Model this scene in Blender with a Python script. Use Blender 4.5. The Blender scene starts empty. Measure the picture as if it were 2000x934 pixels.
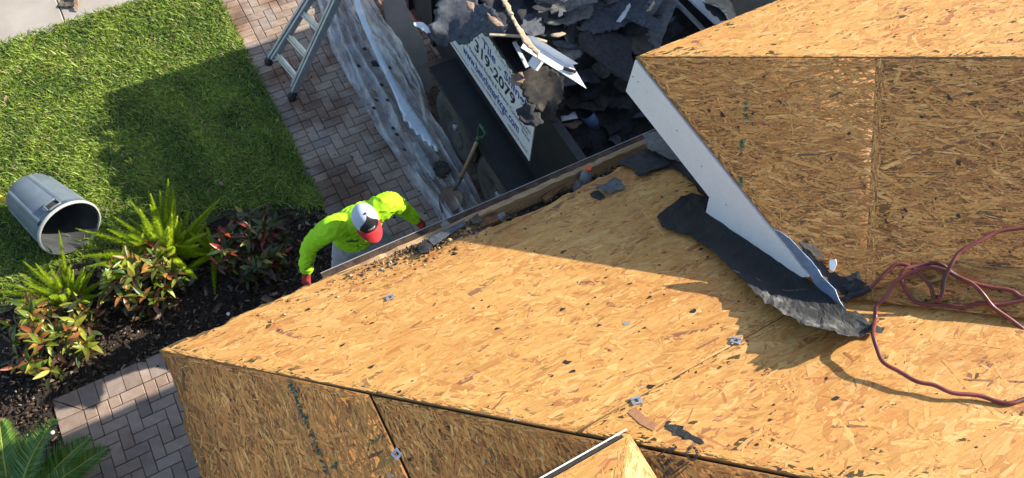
import bpy, bmesh, math, random
import numpy as np
from mathutils import Vector, Matrix, noise
from mathutils.geometry import delaunay_2d_cdt

# ------------------------------------------------------------------ camera, sky, sun, exposure
scene = bpy.context.scene
COL = scene.collection
CAMH = 6.2
FPX = 1458.67
RC = np.array([[0.87248251, -0.48442495, 0.06390199],
               [-0.39795259, -0.78046836, -0.48212981],
               [0.28352373, 0.39522245, -0.87377943]])      # rows: camera right, down, forward
cd = bpy.data.cameras.new('camera'); cam = bpy.data.objects.new('camera', cd); COL.objects.link(cam)
cd.sensor_width = 36.0; cd.lens = 36.0 * FPX / 2000.0; cd.clip_start = 0.05; cd.clip_end = 400
cam.matrix_world = Matrix(((RC[0][0], -RC[1][0], -RC[2][0], 0), (RC[0][1], -RC[1][1], -RC[2][1], 0),
                           (RC[0][2], -RC[1][2], -RC[2][2], CAMH), (0, 0, 0, 1)))
scene.camera = cam

SUN = Vector((1.0, -0.17, 0.600)).normalized()               # towards the sun
world = bpy.data.worlds.new('World'); scene.world = world; world.use_nodes = True
wn = world.node_tree; bg = wn.nodes['Background']
sky = wn.nodes.new('ShaderNodeTexSky'); sky.sky_type = 'NISHITA'; sky.sun_disc = False
sky.sun_elevation = math.asin(SUN.z); sky.sun_rotation = math.atan2(SUN.x, SUN.y)
wn.links.new(sky.outputs[0], bg.inputs[0]); bg.inputs[1].default_value = 0.118
sd = bpy.data.lights.new('sun', 'SUN'); sd.energy = 4.8; sd.angle = math.radians(0.53); sd.color = (1.0, 0.93, 0.81)
so = bpy.data.objects.new('sun', sd); COL.objects.link(so); so.location = (30, -5, 20)
so.rotation_euler = SUN.to_track_quat('Z', 'Y').to_euler()
vs = scene.view_settings; vs.view_transform = 'Standard'; vs.look = 'None'; vs.gamma = 1; vs.use_curve_mapping = False
vs.exposure = 1.15
scene.render.resolution_x = 1024; scene.render.resolution_y = 478

rng = np.random.default_rng(7); random.seed(7)

# ------------------------------------------------------------------ geometry helpers
def ray(x, y):
    return RC.T @ np.array([x - 1000.0, y - 467.0, FPX])
CAMV = np.array([0, 0, CAMH])
def at(x, y, z=0.0):                       # the point of the picture (x, y) at world height z
    v = ray(x, y); return CAMV + v * (z - CAMH) / v[2]
def at_x(x, y, X):
    v = ray(x, y); return CAMV + v * X / v[0]
def proj(p):                               # n x 3 -> n x 2 pixels
    q = (np.asarray(p, float) - CAMV) @ RC.T
    return q[..., :2] / q[..., 2:3] * FPX + np.array([1000, 467])
class Plane:
    def __init__(s, o, up, ex):
        s.o = np.array(o, float); s.ey = np.array(up, float); s.ey /= np.linalg.norm(s.ey)
        s.n = np.array([0, 0, 1.0]) - s.ey * s.ey[2]; s.n /= np.linalg.norm(s.n)
        s.ex = np.array(ex, float)
    def hit(s, x, y, off=0.0):
        v = ray(x, y); t = (s.n @ (s.o + s.n * off - CAMV)) / (s.n @ v); return CAMV + v * t
    def uv(s, p): d = np.asarray(p) - s.o; return np.array([d @ s.ex, d @ s.ey])
    def px(s, x, y): return s.uv(s.hit(x, y))
    def w(s, u, v, h=0.0): return s.o + s.ex * u + s.ey * v + s.n * h

def link(name, me, mats=(), parent=None):
    o = bpy.data.objects.new(name, me); COL.objects.link(o)
    if not isinstance(mats, (list, tuple)): mats = [mats]
    for m in mats:
        if m and m.name not in [k.name for k in me.materials if k]: me.materials.append(m)
    if parent: o.parent = parent
    return o
def mesh(name, verts, faces, mats=(), parent=None, smooth=False, midx=None, cols=None):
    me = bpy.data.meshes.new(name)
    me.from_pydata([tuple(map(float, v)) for v in verts], [], [tuple(int(i) for i in f) for f in faces])
    if smooth: me.polygons.foreach_set('use_smooth', [True] * len(me.polygons))
    o = link(name, me, mats, parent)
    if midx is not None: me.polygons.foreach_set('material_index', [int(i) for i in midx])
    if cols is not None:
        a = me.color_attributes.new('Col', 'FLOAT_COLOR', 'POINT')
        c = np.ones((len(verts), 4), np.float32); c[:, :3] = cols; a.data.foreach_set('color', c.ravel())
    me.update(); return o
def npmesh(name, V, polys_n, loops, mats=(), parent=None, cols=None, midx=None, smooth=False):
    """fast mesh: V n x 3, polys_n: loop counts, loops: flat vertex indices"""
    me = bpy.data.meshes.new(name)
    me.vertices.add(len(V)); me.vertices.foreach_set('co', np.asarray(V, np.float32).ravel())
    loops = np.asarray(loops, np.int32); polys_n = np.asarray(polys_n, np.int32)
    me.loops.add(len(loops)); me.loops.foreach_set('vertex_index', loops)
    me.polygons.add(len(polys_n))
    st = np.concatenate([[0], np.cumsum(polys_n)[:-1]]).astype(np.int32)
    me.polygons.foreach_set('loop_start', st)
    try: me.polygons.foreach_set('loop_total', polys_n)
    except Exception: pass
    if midx is not None: me.polygons.foreach_set('material_index', np.asarray(midx, np.int32))
    if smooth: me.polygons.foreach_set('use_smooth', np.ones(len(polys_n), bool))
    me.update(calc_edges=True); me.validate()
    if cols is not None:
        a = me.color_attributes.new('Col', 'FLOAT_COLOR', 'POINT')
        c = np.ones((len(V), 4), np.float32); c[:, :3] = cols; a.data.foreach_set('color', c.ravel())
    return link(name, me, mats, parent)
def empty(name, loc=(0, 0, 0), rz=0):
    o = bpy.data.objects.new(name, None); COL.objects.link(o); o.location = [float(a) for a in loc]; o.rotation_euler[2] = rz
    o.empty_display_size = 0.1; return o
def tag(o, label=None, cat=None, group=None, kind=None):
    if label: o['label'] = label
    if cat: o['category'] = cat
    if group: o['group'] = group
    if kind: o['kind'] = kind
    return o
class MB:
    def __init__(s): s.v = []; s.f = []; s.m = []
    def add(s, vs, fs, m=0):
        b = len(s.v); s.v += [tuple(map(float, v)) for v in vs]; s.f += [tuple(b + i for i in f) for f in fs]; s.m += [m] * len(fs); return s
    def box(s, lo, hi, m=0, M=None, bev=0.0):
        x0, y0, z0 = lo; x1, y1, z1 = hi
        if bev:
            b = bev; rings = [(x0, y0, x1, y1, z0)] ; vs = []
            for (a, z) in ((b, z0), (0, z0 + b), (0, z1 - b), (b, z1)):
                vs += [(x0 + a, y0 + a, z), (x1 - a, y0 + a, z), (x1 - a, y1 - a, z), (x0 + a, y1 - a, z)]
            fs = [(3, 2, 1, 0)]
            for k in range(3):
                for i in range(4): j = (i + 1) % 4; fs.append((k * 4 + i, k * 4 + j, k * 4 + 4 + j, k * 4 + 4 + i))
            fs.append((12, 13, 14, 15))
        else:
            vs = [(x, y, z) for z in (z0, z1) for x, y in ((x0, y0), (x1, y0), (x1, y1), (x0, y1))]
            fs = [(3, 2, 1, 0), (4, 5, 6, 7)] + [(i, (i + 1) % 4, 4 + (i + 1) % 4, 4 + i) for i in range(4)]
        if M is not None: vs = [M @ Vector(v) for v in vs]
        return s.add(vs, fs, m)
    def bar(s, a, b, w, h, up=(0, 0, 1), m=0):                 # rectangular bar from a to b
        a = Vector(a); b = Vector(b); d = (b - a); L = d.length; d.normalize()
        side = d.cross(Vector(up)).normalized(); u = side.cross(d)
        vs = [p + side * sx * w / 2 + u * sz * h / 2 for p in (a, b) for sx, sz in ((-1, -1), (1, -1), (1, 1), (-1, 1))]
        return s.add(vs, [(3, 2, 1, 0), (4, 5, 6, 7)] + [(i, (i + 1) % 4, 4 + (i + 1) % 4, 4 + i) for i in range(4)], m)
    def tube(s, pts, r, n=8, m=0, cap=True):
        pts = [Vector(p) for p in pts]; rs = r if isinstance(r, (list, tuple, np.ndarray)) else [r] * len(pts)
        vs = []; t0 = None; ref = None
        for i, p in enumerate(pts):
            t = (pts[min(i + 1, len(pts) - 1)] - pts[max(i - 1, 0)]).normalized()
            if ref is None:
                ref = t.cross(Vector((0, 0, 1)));
                if ref.length < 1e-3: ref = Vector((1, 0, 0))
                ref.normalize()
            ref = (ref - t * ref.dot(t)).normalized(); b = t.cross(ref)
            vs += [p + (ref * math.cos(2 * math.pi * k / n) + b * math.sin(2 * math.pi * k / n)) * rs[i] for k in range(n)]
        fs = [(i * n + k, i * n + (k + 1) % n, (i + 1) * n + (k + 1) % n, (i + 1) * n + k) for i in range(len(pts) - 1) for k in range(n)]
        if cap: fs += [tuple(range(n))[::-1], tuple((len(pts) - 1) * n + k for k in range(n))]
        return s.add(vs, fs, m)
    def lathe(s, prof, o, axis, n=32, m=0, close=False):       # prof: (radius, along axis)
        o = Vector(o); ax = Vector(axis).normalized(); r0 = ax.cross(Vector((0, 0, 1)))
        if r0.length < 1e-3: r0 = Vector((1, 0, 0))
        r0.normalize(); r1 = ax.cross(r0); vs = []
        for r, h in prof: vs += [o + ax * h + (r0 * math.cos(2 * math.pi * k / n) + r1 * math.sin(2 * math.pi * k / n)) * r for k in range(n)]
        P = len(prof); fs = []
        for i in range(P if close else P - 1):
            j = (i + 1) % P
            fs += [(i * n + k, i * n + (k + 1) % n, j * n + (k + 1) % n, j * n + k) for k in range(n)]
        return s.add(vs, fs, m)
    def build(s, name, mats, parent=None, smooth=False):
        return mesh(name, s.v, s.f, mats, parent, smooth, s.m if isinstance(mats, (list, tuple)) and len(mats) > 1 else None)
def ins(poly, P):                                             # vectorised point in polygon
    poly = np.asarray(poly); x = P[:, 0]; y = P[:, 1]; c = np.zeros(len(P), bool); j = len(poly) - 1
    for i in range(len(poly)):
        xi, yi = poly[i]; xj, yj = poly[j]
        if yi != yj: c ^= ((yi > y) != (yj > y)) & (x < (xj - xi) * (y - yi) / (yj - yi) + xi)
        j = i
    return c
def copy_tree(o, parent=None):
    c = o.copy(); COL.objects.link(c)
    if parent is not None: c.parent = parent
    for ch in list(o.children): copy_tree(ch, c)
    return c
def ragged(poly, step, amp, seed=0, closed=True):
    r = random.Random(seed); out = []
    for i in range(len(poly) if closed else len(poly) - 1):
        a = np.array(poly[i], float); b = np.array(poly[(i + 1) % len(poly)], float); L = np.linalg.norm(b - a); n = max(1, int(L / step))
        nn = np.array([-(b - a)[1], (b - a)[0]]) / (L + 1e-9)
        for k in range(n):
            out.append(a + (b - a) * (k / n) + (nn * r.gauss(0, amp) if True else 0) + (0 if k == 0 else (b - a) / n * r.uniform(-.3, .3)))
    return [tuple(p) for p in out]
def sheet(name, pts, thick, mat, amp=0.0, sc=4.0, res=0.04, seed=0, rag=0.0, ragstep=0.02, parent=None, hfn=None, smooth=False):
    """solid crumpled sheet bounded by the 3-D polygon pts"""
    pts = np.array(pts, float); o = pts.mean(0); _, _, vt = np.linalg.svd(pts - o); ex = vt[0]; n = vt[2]
    if n[2] < 0: n = -n
    ey = np.cross(n, ex)
    p2 = [((p - o) @ ex, (p - o) @ ey) for p in pts]; hh = [(p - o) @ n for p in pts]
    ring = ragged(p2, ragstep if rag else res, rag, seed)
    A = np.array(ring); lo = A.min(0); hi = A.max(0); r = np.random.default_rng(seed)
    gx, gy = np.meshgrid(np.arange(lo[0], hi[0], res), np.arange(lo[1], hi[1], res)); g = np.stack([gx.ravel(), gy.ravel()], 1)
    g = g + r.uniform(-.3, .3, g.shape) * res
    if len(g):
        g = g[ins(A, g)]
        d = np.min(np.linalg.norm(g[:, None, :] - A[None], axis=2), axis=1) if len(g) else np.zeros(0); g = g[d > res * .45]
    V2 = [Vector(q) for q in A] + [Vector(q) for q in g]; E = [(i, (i + 1) % len(A)) for i in range(len(A))]
    vo, eo, fo, *_ = delaunay_2d_cdt(V2, E, [tuple(range(len(A)))], 1, 1e-6)
    top = []
    P2 = np.array(p2); H = np.array(hh)
    for q in vo:
        d = np.linalg.norm(P2 - np.array(q), axis=1) + 1e-4; wgt = 1 / d ** 2; h0 = float((wgt * H).sum() / wgt.sum())
        nz = noise.fractal(Vector((q[0] * sc + seed * 3.1, q[1] * sc, seed)), 1.0, 2.1, 4) * amp if amp else 0
        if hfn: nz += hfn(q[0], q[1])
        top.append(o + ex * q[0] + ey * q[1] + n * (h0 + nz))
    top = np.array(top); bot = top - n * thick; N = len(top); F = []
    cnt = {}
    for f in fo:
        a = top[f[0]]; b = top[f[1]]; c = top[f[2]]
        f = tuple(f) if np.dot(np.cross(b - a, c - a), n) > 0 else tuple(f)[::-1]
        F.append(f); F.append(tuple(N + i for i in f[::-1]))
        for i in range(len(f)):
            e = (f[i], f[(i + 1) % len(f)]); cnt[e] = 1
    for (a, b) in list(cnt):
        if (b, a) not in cnt: F.append((a, N + a, N + b, b))
    return mesh(name, np.vstack([top, bot]), F, mat, parent, smooth)

# ------------------------------------------------------------------ materials
def nm(name):
    m = bpy.data.materials.new(name); m.use_nodes = True; t = m.node_tree; return m, t, t.nodes['Principled BSDF']
def N(t, ty, **kw):
    n = t.nodes.new(ty)
    for k, v in kw.items(): setattr(n, k, v)
    return n
def mixc(t, mode, fac, a, b):
    n = N(t, 'ShaderNodeMix', data_type='RGBA', blend_type=mode)
    for sck, v in ((n.inputs[0], fac), (n.inputs[6], a), (n.inputs[7], b)):
        if isinstance(v, bpy.types.NodeSocket): t.links.new(v, sck)
        elif isinstance(v, (int, float)): sck.default_value = v if sck.type == 'VALUE' else (v, v, v, 1)
        else: sck.default_value = (*v, 1)
    return n.outputs[2]
def noisev(t, scale, detail=4, rough=.55, vec=None, stretch=None, coord='Object'):
    n = N(t, 'ShaderNodeTexNoise'); n.inputs['Scale'].default_value = scale; n.inputs['Detail'].default_value = detail; n.inputs['Roughness'].default_value = rough
    tc = N(t, 'ShaderNodeTexCoord'); v = tc.outputs[coord]
    if stretch:
        mp = N(t, 'ShaderNodeMapping'); mp.inputs['Scale'].default_value = stretch[0]; mp.inputs['Rotation'].default_value = stretch[1]
        t.links.new(v, mp.inputs[0]); v = mp.outputs[0]
    t.links.new(v, n.inputs['Vector']); return n.outputs['Fac']
def ramp(t, fac, stops):
    r = N(t, 'ShaderNodeValToRGB'); e = r.color_ramp.elements
    while len(e) < len(stops): e.new(0.5)
    for k, (p, c) in zip(e, stops): k.position = p; k.color = (*c, 1)
    t.links.new(fac, r.inputs[0]); return r.outputs[0]
def bump(t, b, h, strength=.3, dist=.01):
    n = N(t, 'ShaderNodeBump'); n.inputs['Strength'].default_value = strength; n.inputs['Distance'].default_value = dist
    t.links.new(h, n.inputs['Height']); t.links.new(n.outputs[0], b.inputs['Normal'])
def mnoise(name, stops, scale=8, rough=.7, bs=.2, bscale=None, bd=.01, metal=0, spec=.5, detail=5, stretch=None, fine=0.0, finescale=120):
    m, t, b = nm(name); f = noisev(t, scale, detail, .6, stretch=stretch); c = ramp(t, f, stops)
    if fine:
        f2 = noisev(t, finescale, 3, .6); c = mixc(t, 'MULTIPLY', fine, c, ramp(t, f2, [(.3, (.45, .45, .45)), (.7, (1.3, 1.3, 1.3))]))
    t.links.new(c, b.inputs['Base Color']); b.inputs['Roughness'].default_value = rough; b.inputs['Metallic'].default_value = metal
    b.inputs['Specular IOR Level'].default_value = spec
    if bs: bump(t, b, noisev(t, bscale or scale * 4, 5, .6), bs, bd)
    return m
def mattr(name, rough=.8, vary=.25, vscale=40, trans=0.0, bs=0.0, stretch=None, spec=.3, bscale=None):
    m, t, b = nm(name); a = N(t, 'ShaderNodeVertexColor'); a.layer_name = 'Col'
    f = noisev(t, vscale, 4, .6, stretch=stretch)
    c = mixc(t, 'MULTIPLY', 1.0, a.outputs[0], ramp(t, f, [(.25, (1 - vary,) * 3), (.75, (1 + vary * .6,) * 3)]))
    t.links.new(c, b.inputs['Base Color']); b.inputs['Roughness'].default_value = rough; b.inputs['Specular IOR Level'].default_value = spec
    if bs: bump(t, b, noisev(t, bscale or vscale * 2, 4, .6, stretch=stretch), bs, .003)
    if trans: addtrans(t, b, c, trans)
    return m
def addtrans(t, b, c, fac):
    tr = N(t, 'ShaderNodeBsdfTranslucent'); t.links.new(c, tr.inputs[0]); mx = N(t, 'ShaderNodeMixShader'); mx.inputs[0].default_value = fac
    out = [n for n in t.nodes if n.type == 'OUTPUT_MATERIAL'][0]
    t.links.new(b.outputs[0], mx.inputs[1]); t.links.new(tr.outputs[0], mx.inputs[2]); t.links.new(mx.outputs[0], out.inputs[0])
def mrand(name, stops, rough=.6, vary=.3, vscale=20, trans=0, bs=.15, spec=.4, island=False, fine=0, finescale=150, grime=None):
    m, t, b = nm(name); oi = N(t, 'ShaderNodeObjectInfo'); f = oi.outputs['Random']
    if island:
        g = N(t, 'ShaderNodeNewGeometry'); ad = N(t, 'ShaderNodeMath', operation='ADD'); t.links.new(f, ad.inputs[0]); t.links.new(g.outputs['Random Per Island'], ad.inputs[1])
        fr = N(t, 'ShaderNodeMath', operation='FRACT'); t.links.new(ad.outputs[0], fr.inputs[0]); f = fr.outputs[0]
    c = ramp(t, f, stops); nz = noisev(t, vscale, 4, .6)
    c = mixc(t, 'MULTIPLY', 1.0, c, ramp(t, nz, [(.25, (1 - vary,) * 3), (.75, (1 + vary * .5,) * 3)]))
    if grime:
        gp = N(t, 'ShaderNodeNewGeometry'); gn = N(t, 'ShaderNodeTexNoise'); gn.inputs['Scale'].default_value = grime[0]; gn.inputs['Detail'].default_value = 6
        t.links.new(gp.outputs['Position'], gn.inputs['Vector'])
        c = mixc(t, 'MULTIPLY', grime[1], c, ramp(t, gn.outputs['Fac'], [(.38, grime[2]), (.55, (1, 1, 1)), (.75, (1.12, 1.1, 1.08))]))
    if fine: c = mixc(t, 'MULTIPLY', fine, c, ramp(t, noisev(t, finescale, 3, .6), [(.3, (.5, .5, .5)), (.7, (1.25, 1.25, 1.25))]))
    t.links.new(c, b.inputs['Base Color']); b.inputs['Roughness'].default_value = rough; b.inputs['Specular IOR Level'].default_value = spec
    if bs: bump(t, b, noisev(t, vscale * 5, 4, .6), bs, .004)
    if trans: addtrans(t, b, c, trans)
    return m
M = {}
M['strand'] = mattr('osb_strand', .62, .22, 1.0, bs=.35, spec=.35, bscale=2.0, stretch=((9, 110, 110), (0, 0, 0)))
M['strand_y'] = mattr('osb_strand_rough', .66, .30, 1.0, bs=.45, spec=.3, bscale=2.0, stretch=((120, 10, 120), (0, 0, 0)))
M['strand_h'] = mattr('osb_strand_rough_hip', .66, .30, 1.0, bs=.45, spec=.3, bscale=2.0, stretch=((10, 120, 120), (0, 0, .785)))
M['core'] = mnoise('osb_core', [(.3, (.20, .10, .035)), (.7, (.36, .20, .075))], 40, .8, .4, 160, .004)
M['rot'] = mnoise('rotten_wood', [(.3, (.10, .05, .025)), (.5, (.24, .12, .05)), (.75, (.42, .25, .11))], 14, .9, .8, 60, .01, fine=.6)
M['lumber'] = mnoise('lumber', [(.3, (.26, .15, .07)), (.7, (.50, .33, .17))], 9, .75, .4, 60, .004, stretch=((1, 12, 12), (0, 0, 0)))
M['white'] = mnoise('white_paint', [(.2, (.66, .65, .64)), (.40, (.83, .83, .83)), (.8, (.88, .88, .88))], 7, .42, .12, 30, .004, fine=.10, finescale=60, detail=8)
M['felt'] = mnoise('roofing_felt', [(.3, (.008, .008, .008)), (.6, (.018, .018, .019)), (.8, (.04, .038, .035))], 7, .75, .4, 60, .006, fine=.4)
M['feltgrey'] = mnoise('gritty_felt', [(.44, (.016, .016, .016)), (.54, (.06, .058, .054)), (.66, (.22, .21, .19)), (.8, (.36, .345, .31))], 9, .8, .7, 160, .005, fine=.7, finescale=260)
M['alum'] = mnoise('aluminium', [(.3, (.42, .44, .47)), (.7, (.60, .62, .65))], 12, .42, .1, 80, .002, metal=.85)
M['alumdark'] = mnoise('aluminium_rail', [(.3, (.32, .34, .36)), (.7, (.48, .51, .54))], 10, .45, .1, 80, .002, metal=.5)
M['flash'] = mnoise('flashing', [(.3, (.40, .42, .45)), (.7, (.56, .58, .60))], 8, .45, .15, 30, .004, metal=.35)
M['dripstrip'] = mnoise('pale_drip_metal', [(.3, (.55, .62, .66)), (.7, (.70, .76, .79))], 9, .4, .1, 30, .003)
M['flashsky'] = mnoise('sky_tinted_flashing', [(.3, (.30, .43, .66)), (.7, (.46, .58, .78))], 8, .32, .15, 30, .004, metal=.55)  # the blue is sky reflection put into the metal's colour
M['drip'] = mnoise('brown_drip', [(.3, (.035, .024, .017)), (.55, (.085, .055, .038)), (.8, (.15, .10, .068))], 16, .9, .4, fine=.6, spec=.12)
M['black'] = mnoise('black_steel', [(.3, (.007, .007, .008)), (.7, (.020, .020, .022))], 9, .5, .15, 60, .003, fine=.3)
M['tyre'] = mnoise('dusty_tyre', [(.3, (.040, .039, .038)), (.6, (.065, .061, .056)), (.85, (.12, .095, .072))], 6, .85, .3, 60, .003)
M['rubber'] = mnoise('rubber', [(.3, (.014, .014, .014)), (.7, (.034, .032, .030))], 14, .8, .2, 60, .003)
M['steel'] = mnoise('dull_steel', [(.3, (.10, .09, .08)), (.7, (.22, .20, .18))], 18, .55, .2, metal=.5)
M['rim'] = mnoise('dark_rim', [(.3, (.03, .028, .026)), (.7, (.09, .08, .068))], 18, .6, .2)
M['stucco'] = mnoise('stucco', [(.3, (.50, .45, .36)), (.7, (.62, .57, .47))], 7, .85, .4, 90, .005)
M['concrete'] = mnoise('concrete', [(.2, (.27, .235, .195)), (.5, (.34, .30, .255)), (.8, (.40, .36, .31))], 2.2, .85, .25, 120, .003, fine=.18, finescale=180)
M['soil'] = mnoise('mulch_soil', [(.3, (.018, .012, .009)), (.55, (.048, .033, .022)), (.8, (.11, .075, .048))], 16, .95, 1.0, 70, .03, fine=.6)
M['dirt'] = mnoise('lawn_soil', [(.3, (.03, .035, .012)), (.7, (.075, .08, .03))], 22, .95, .8, 70, .02)
M['sand'] = mnoise('joint_sand', [(.3, (.055, .045, .037)), (.7, (.11, .09, .075))], 30, .95, .4)
PV = [(0, (.28, .215, .175)), (.15, (.35, .26, .195)), (.3, (.29, .24, .205)), (.45, (.43, .315, .235)), (.6, (.33, .265, .22)), (.75, (.47, .345, .255)), (.88, (.36, .255, .19)), (1, (.40, .31, .245))]
M['paver'] = mrand('paver', PV, .85, .28, 14, bs=.45, spec=.25, island=True, fine=.35, finescale=220, grime=(1.9, .95, (.52, .40, .32)))
M['paver_path'] = mrand('paver_path', [(0, (.25, .19, .155)), (.3, (.35, .25, .19)), (.6, (.40, .30, .235)), (1, (.31, .24, .20))], .85, .25, 14, bs=.45, spec=.25, fine=.35, finescale=220, grime=(2.3, .5, (.6, .55, .52)))
M['grass'] = mattr('grass_blade', .5, .2, 9, trans=.34, spec=.35)
M['chip'] = mattr('mulch_chip', .9, .3, 60, bs=.3)
M['fern'] = mrand('foxtail_needle', [(0, (.36, .50, .015)), (.5, (.50, .64, .02)), (1, (.60, .70, .05))], .5, .2, 14, trans=.45, bs=0, island=True)
M['croton'] = mrand('croton_leaf', [(0, (.05, .10, .014)), (.16, (.14, .22, .025)), (.32, (.36, .38, .035)), (.44, (.11, .15, .022)), (.52, (.30, .09, .03)), (.63, (.46, .22, .045)), (.74, (.09, .06, .02)), (.82, (.26, .05, .03)), (.9, (.16, .20, .03)), (1, (.46, .42, .05))], .38, .35, 26, trans=.28, bs=.1, spec=.5)
M['crotonshade'] = mrand('croton_shaded_leaf', [(0, (.03, .06, .012)), (.3, (.08, .10, .02)), (.42, (.36, .32, .05)), (.5, (.06, .03, .015)), (.62, (.20, .06, .025)), (.72, (.42, .05, .035)), (.8, (.05, .015, .015)), (1, (.05, .08, .02))], .38, .35, 26, trans=.25, bs=.1, spec=.5)  # shaded copy of the croton leaf, its shade put into the colours
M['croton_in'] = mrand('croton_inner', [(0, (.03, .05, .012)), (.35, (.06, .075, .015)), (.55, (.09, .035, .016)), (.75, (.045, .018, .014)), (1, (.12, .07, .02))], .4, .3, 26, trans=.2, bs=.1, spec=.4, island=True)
M['stem'] = mnoise('stem', [(.3, (.06, .05, .03)), (.7, (.15, .12, .07))], 30, .8, .3)
M['palm'] = mrand('sago_leaflet', [(0, (.055, .12, .014)), (.5, (.10, .21, .025)), (1, (.17, .28, .04))], .35, .25, 12, trans=.2, bs=0, island=True, spec=.5)
M['rachis'] = mnoise('rachis', [(.3, (.30, .30, .05)), (.7, (.42, .38, .08))], 12, .5, .1)
M['can'] = mnoise('grey_plastic', [(.25, (.085, .11, .13)), (.6, (.125, .155, .18)), (.85, (.19, .21, .22))], 5, .48, .12, 40, .004, fine=.12)
M['canlip'] = mnoise('grey_lip', [(.3, (.28, .29, .28)), (.7, (.44, .43, .40))], 9, .55, .1)
M['yellow'] = mnoise('yellow_handle', [(.3, (.62, .36, .01)), (.7, (.78, .48, .02))], 8, .5, .05)
M['hose'] = mnoise('air_hose', [(.35, (.055, .022, .02)), (.5, (.17, .035, .03)), (.7, (.27, .07, .055))], 4.5, .42, .1, 60, .002)
M['signwhite'] = mnoise('sign_white', [(.3, (.66, .66, .66)), (.7, (.76, .76, .76))], 6, .45, .04, 40, .002, fine=.06)
M['tblack'] = mnoise('letter_black', [(.3, (.012, .012, .014)), (.7, (.03, .03, .03))], 20, .5, 0)
M['tblue'] = mnoise('letter_blue', [(.3, (.012, .035, .22)), (.7, (.02, .05, .30))], 20, .5, 0)
M['tgrey'] = mnoise('letter_grey', [(.3, (.24, .24, .25)), (.7, (.33, .33, .34))], 20, .5, 0)
M['red'] = mnoise('red_cloth', [(.3, (.42, .012, .015)), (.7, (.56, .025, .03))], 20, .8, .3, 200, .002)
M['glove'] = mnoise('red_glove', [(.3, (.17, .015, .012)), (.7, (.38, .03, .02))], 22, .8, .3, 120, .003)
M['orange'] = mnoise('orange_cap', [(.3, (.70, .10, .015)), (.7, (.80, .14, .02))], 9, .4, 0)
M['hivis'] = mnoise('hivis_shirt', [(.30, (.30, .60, .004)), (.5, (.36, .70, .005)), (.8, (.40, .74, .008))], 7, .75, .25, 300, .002)
M['pants'] = mnoise('work_trousers', [(.3, (.22, .24, .27)), (.7, (.36, .38, .41))], 7, .85, .3, 260, .002)
M['boot'] = mnoise('boot', [(.3, (.05, .035, .022)), (.7, (.10, .07, .045))], 15, .7, .3)
M['skin'] = mnoise('skin', [(.3, (.30, .16, .10)), (.7, (.38, .21, .14))], 14, .5, .1)
M['capwhite'] = mnoise('cap_white', [(.3, (.44, .50, .60)), (.7, (.52, .58, .68))], 12, .8, .2, 240, .002)
M['wood_handle'] = mnoise('wood_handle', [(.3, (.24, .15, .08)), (.7, (.40, .27, .15))], 12, .55, .15, stretch=((8, 8, 1), (0, 0, 0)))
M['green'] = mnoise('green_plastic', [(.3, (.015, .06, .035)), (.7, (.03, .10, .055))], 10, .45, .05)
M['bluepvc'] = mnoise('blue_pvc', [(.3, (.10, .17, .32)), (.7, (.15, .24, .42))], 9, .4, .05)
M['palewood'] = mnoise('pale_torn_wood', [(.3, (.34, .24, .15)), (.7, (.56, .44, .30))], 16, .85, .4)
M['paper'] = mnoise('brown_paper', [(.3, (.18, .115, .075)), (.7, (.32, .22, .15))], 10, .9, .4)
M['plywood'] = mnoise('grey_board', [(.3, (.15, .128, .10)), (.7, (.23, .20, .165))], 2.5, .85, .2, 60, .004, fine=.2)

# shingle scraps: dark with a coloured grit
def shingle_mat(name, a, b): return mnoise(name, [(.3, a), (.55, tuple((x + y) / 2 for x, y in zip(a, b))), (.75, b)], 26, .85, .8, 140, .008, fine=.75, finescale=170, detail=8)
M['sh_blue'] = shingle_mat('shingle_bluegrey', (.045, .051, .062), (.13, .145, .175))
M['sh_black'] = shingle_mat('shingle_black', (.016, .016, .018), (.055, .055, .06))
M['sh_brown'] = shingle_mat('shingle_brown', (.035, .028, .022), (.11, .09, .07))
M['sh_grey'] = shingle_mat('shingle_grey', (.09, .09, .088), (.23, .225, .215))
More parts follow.
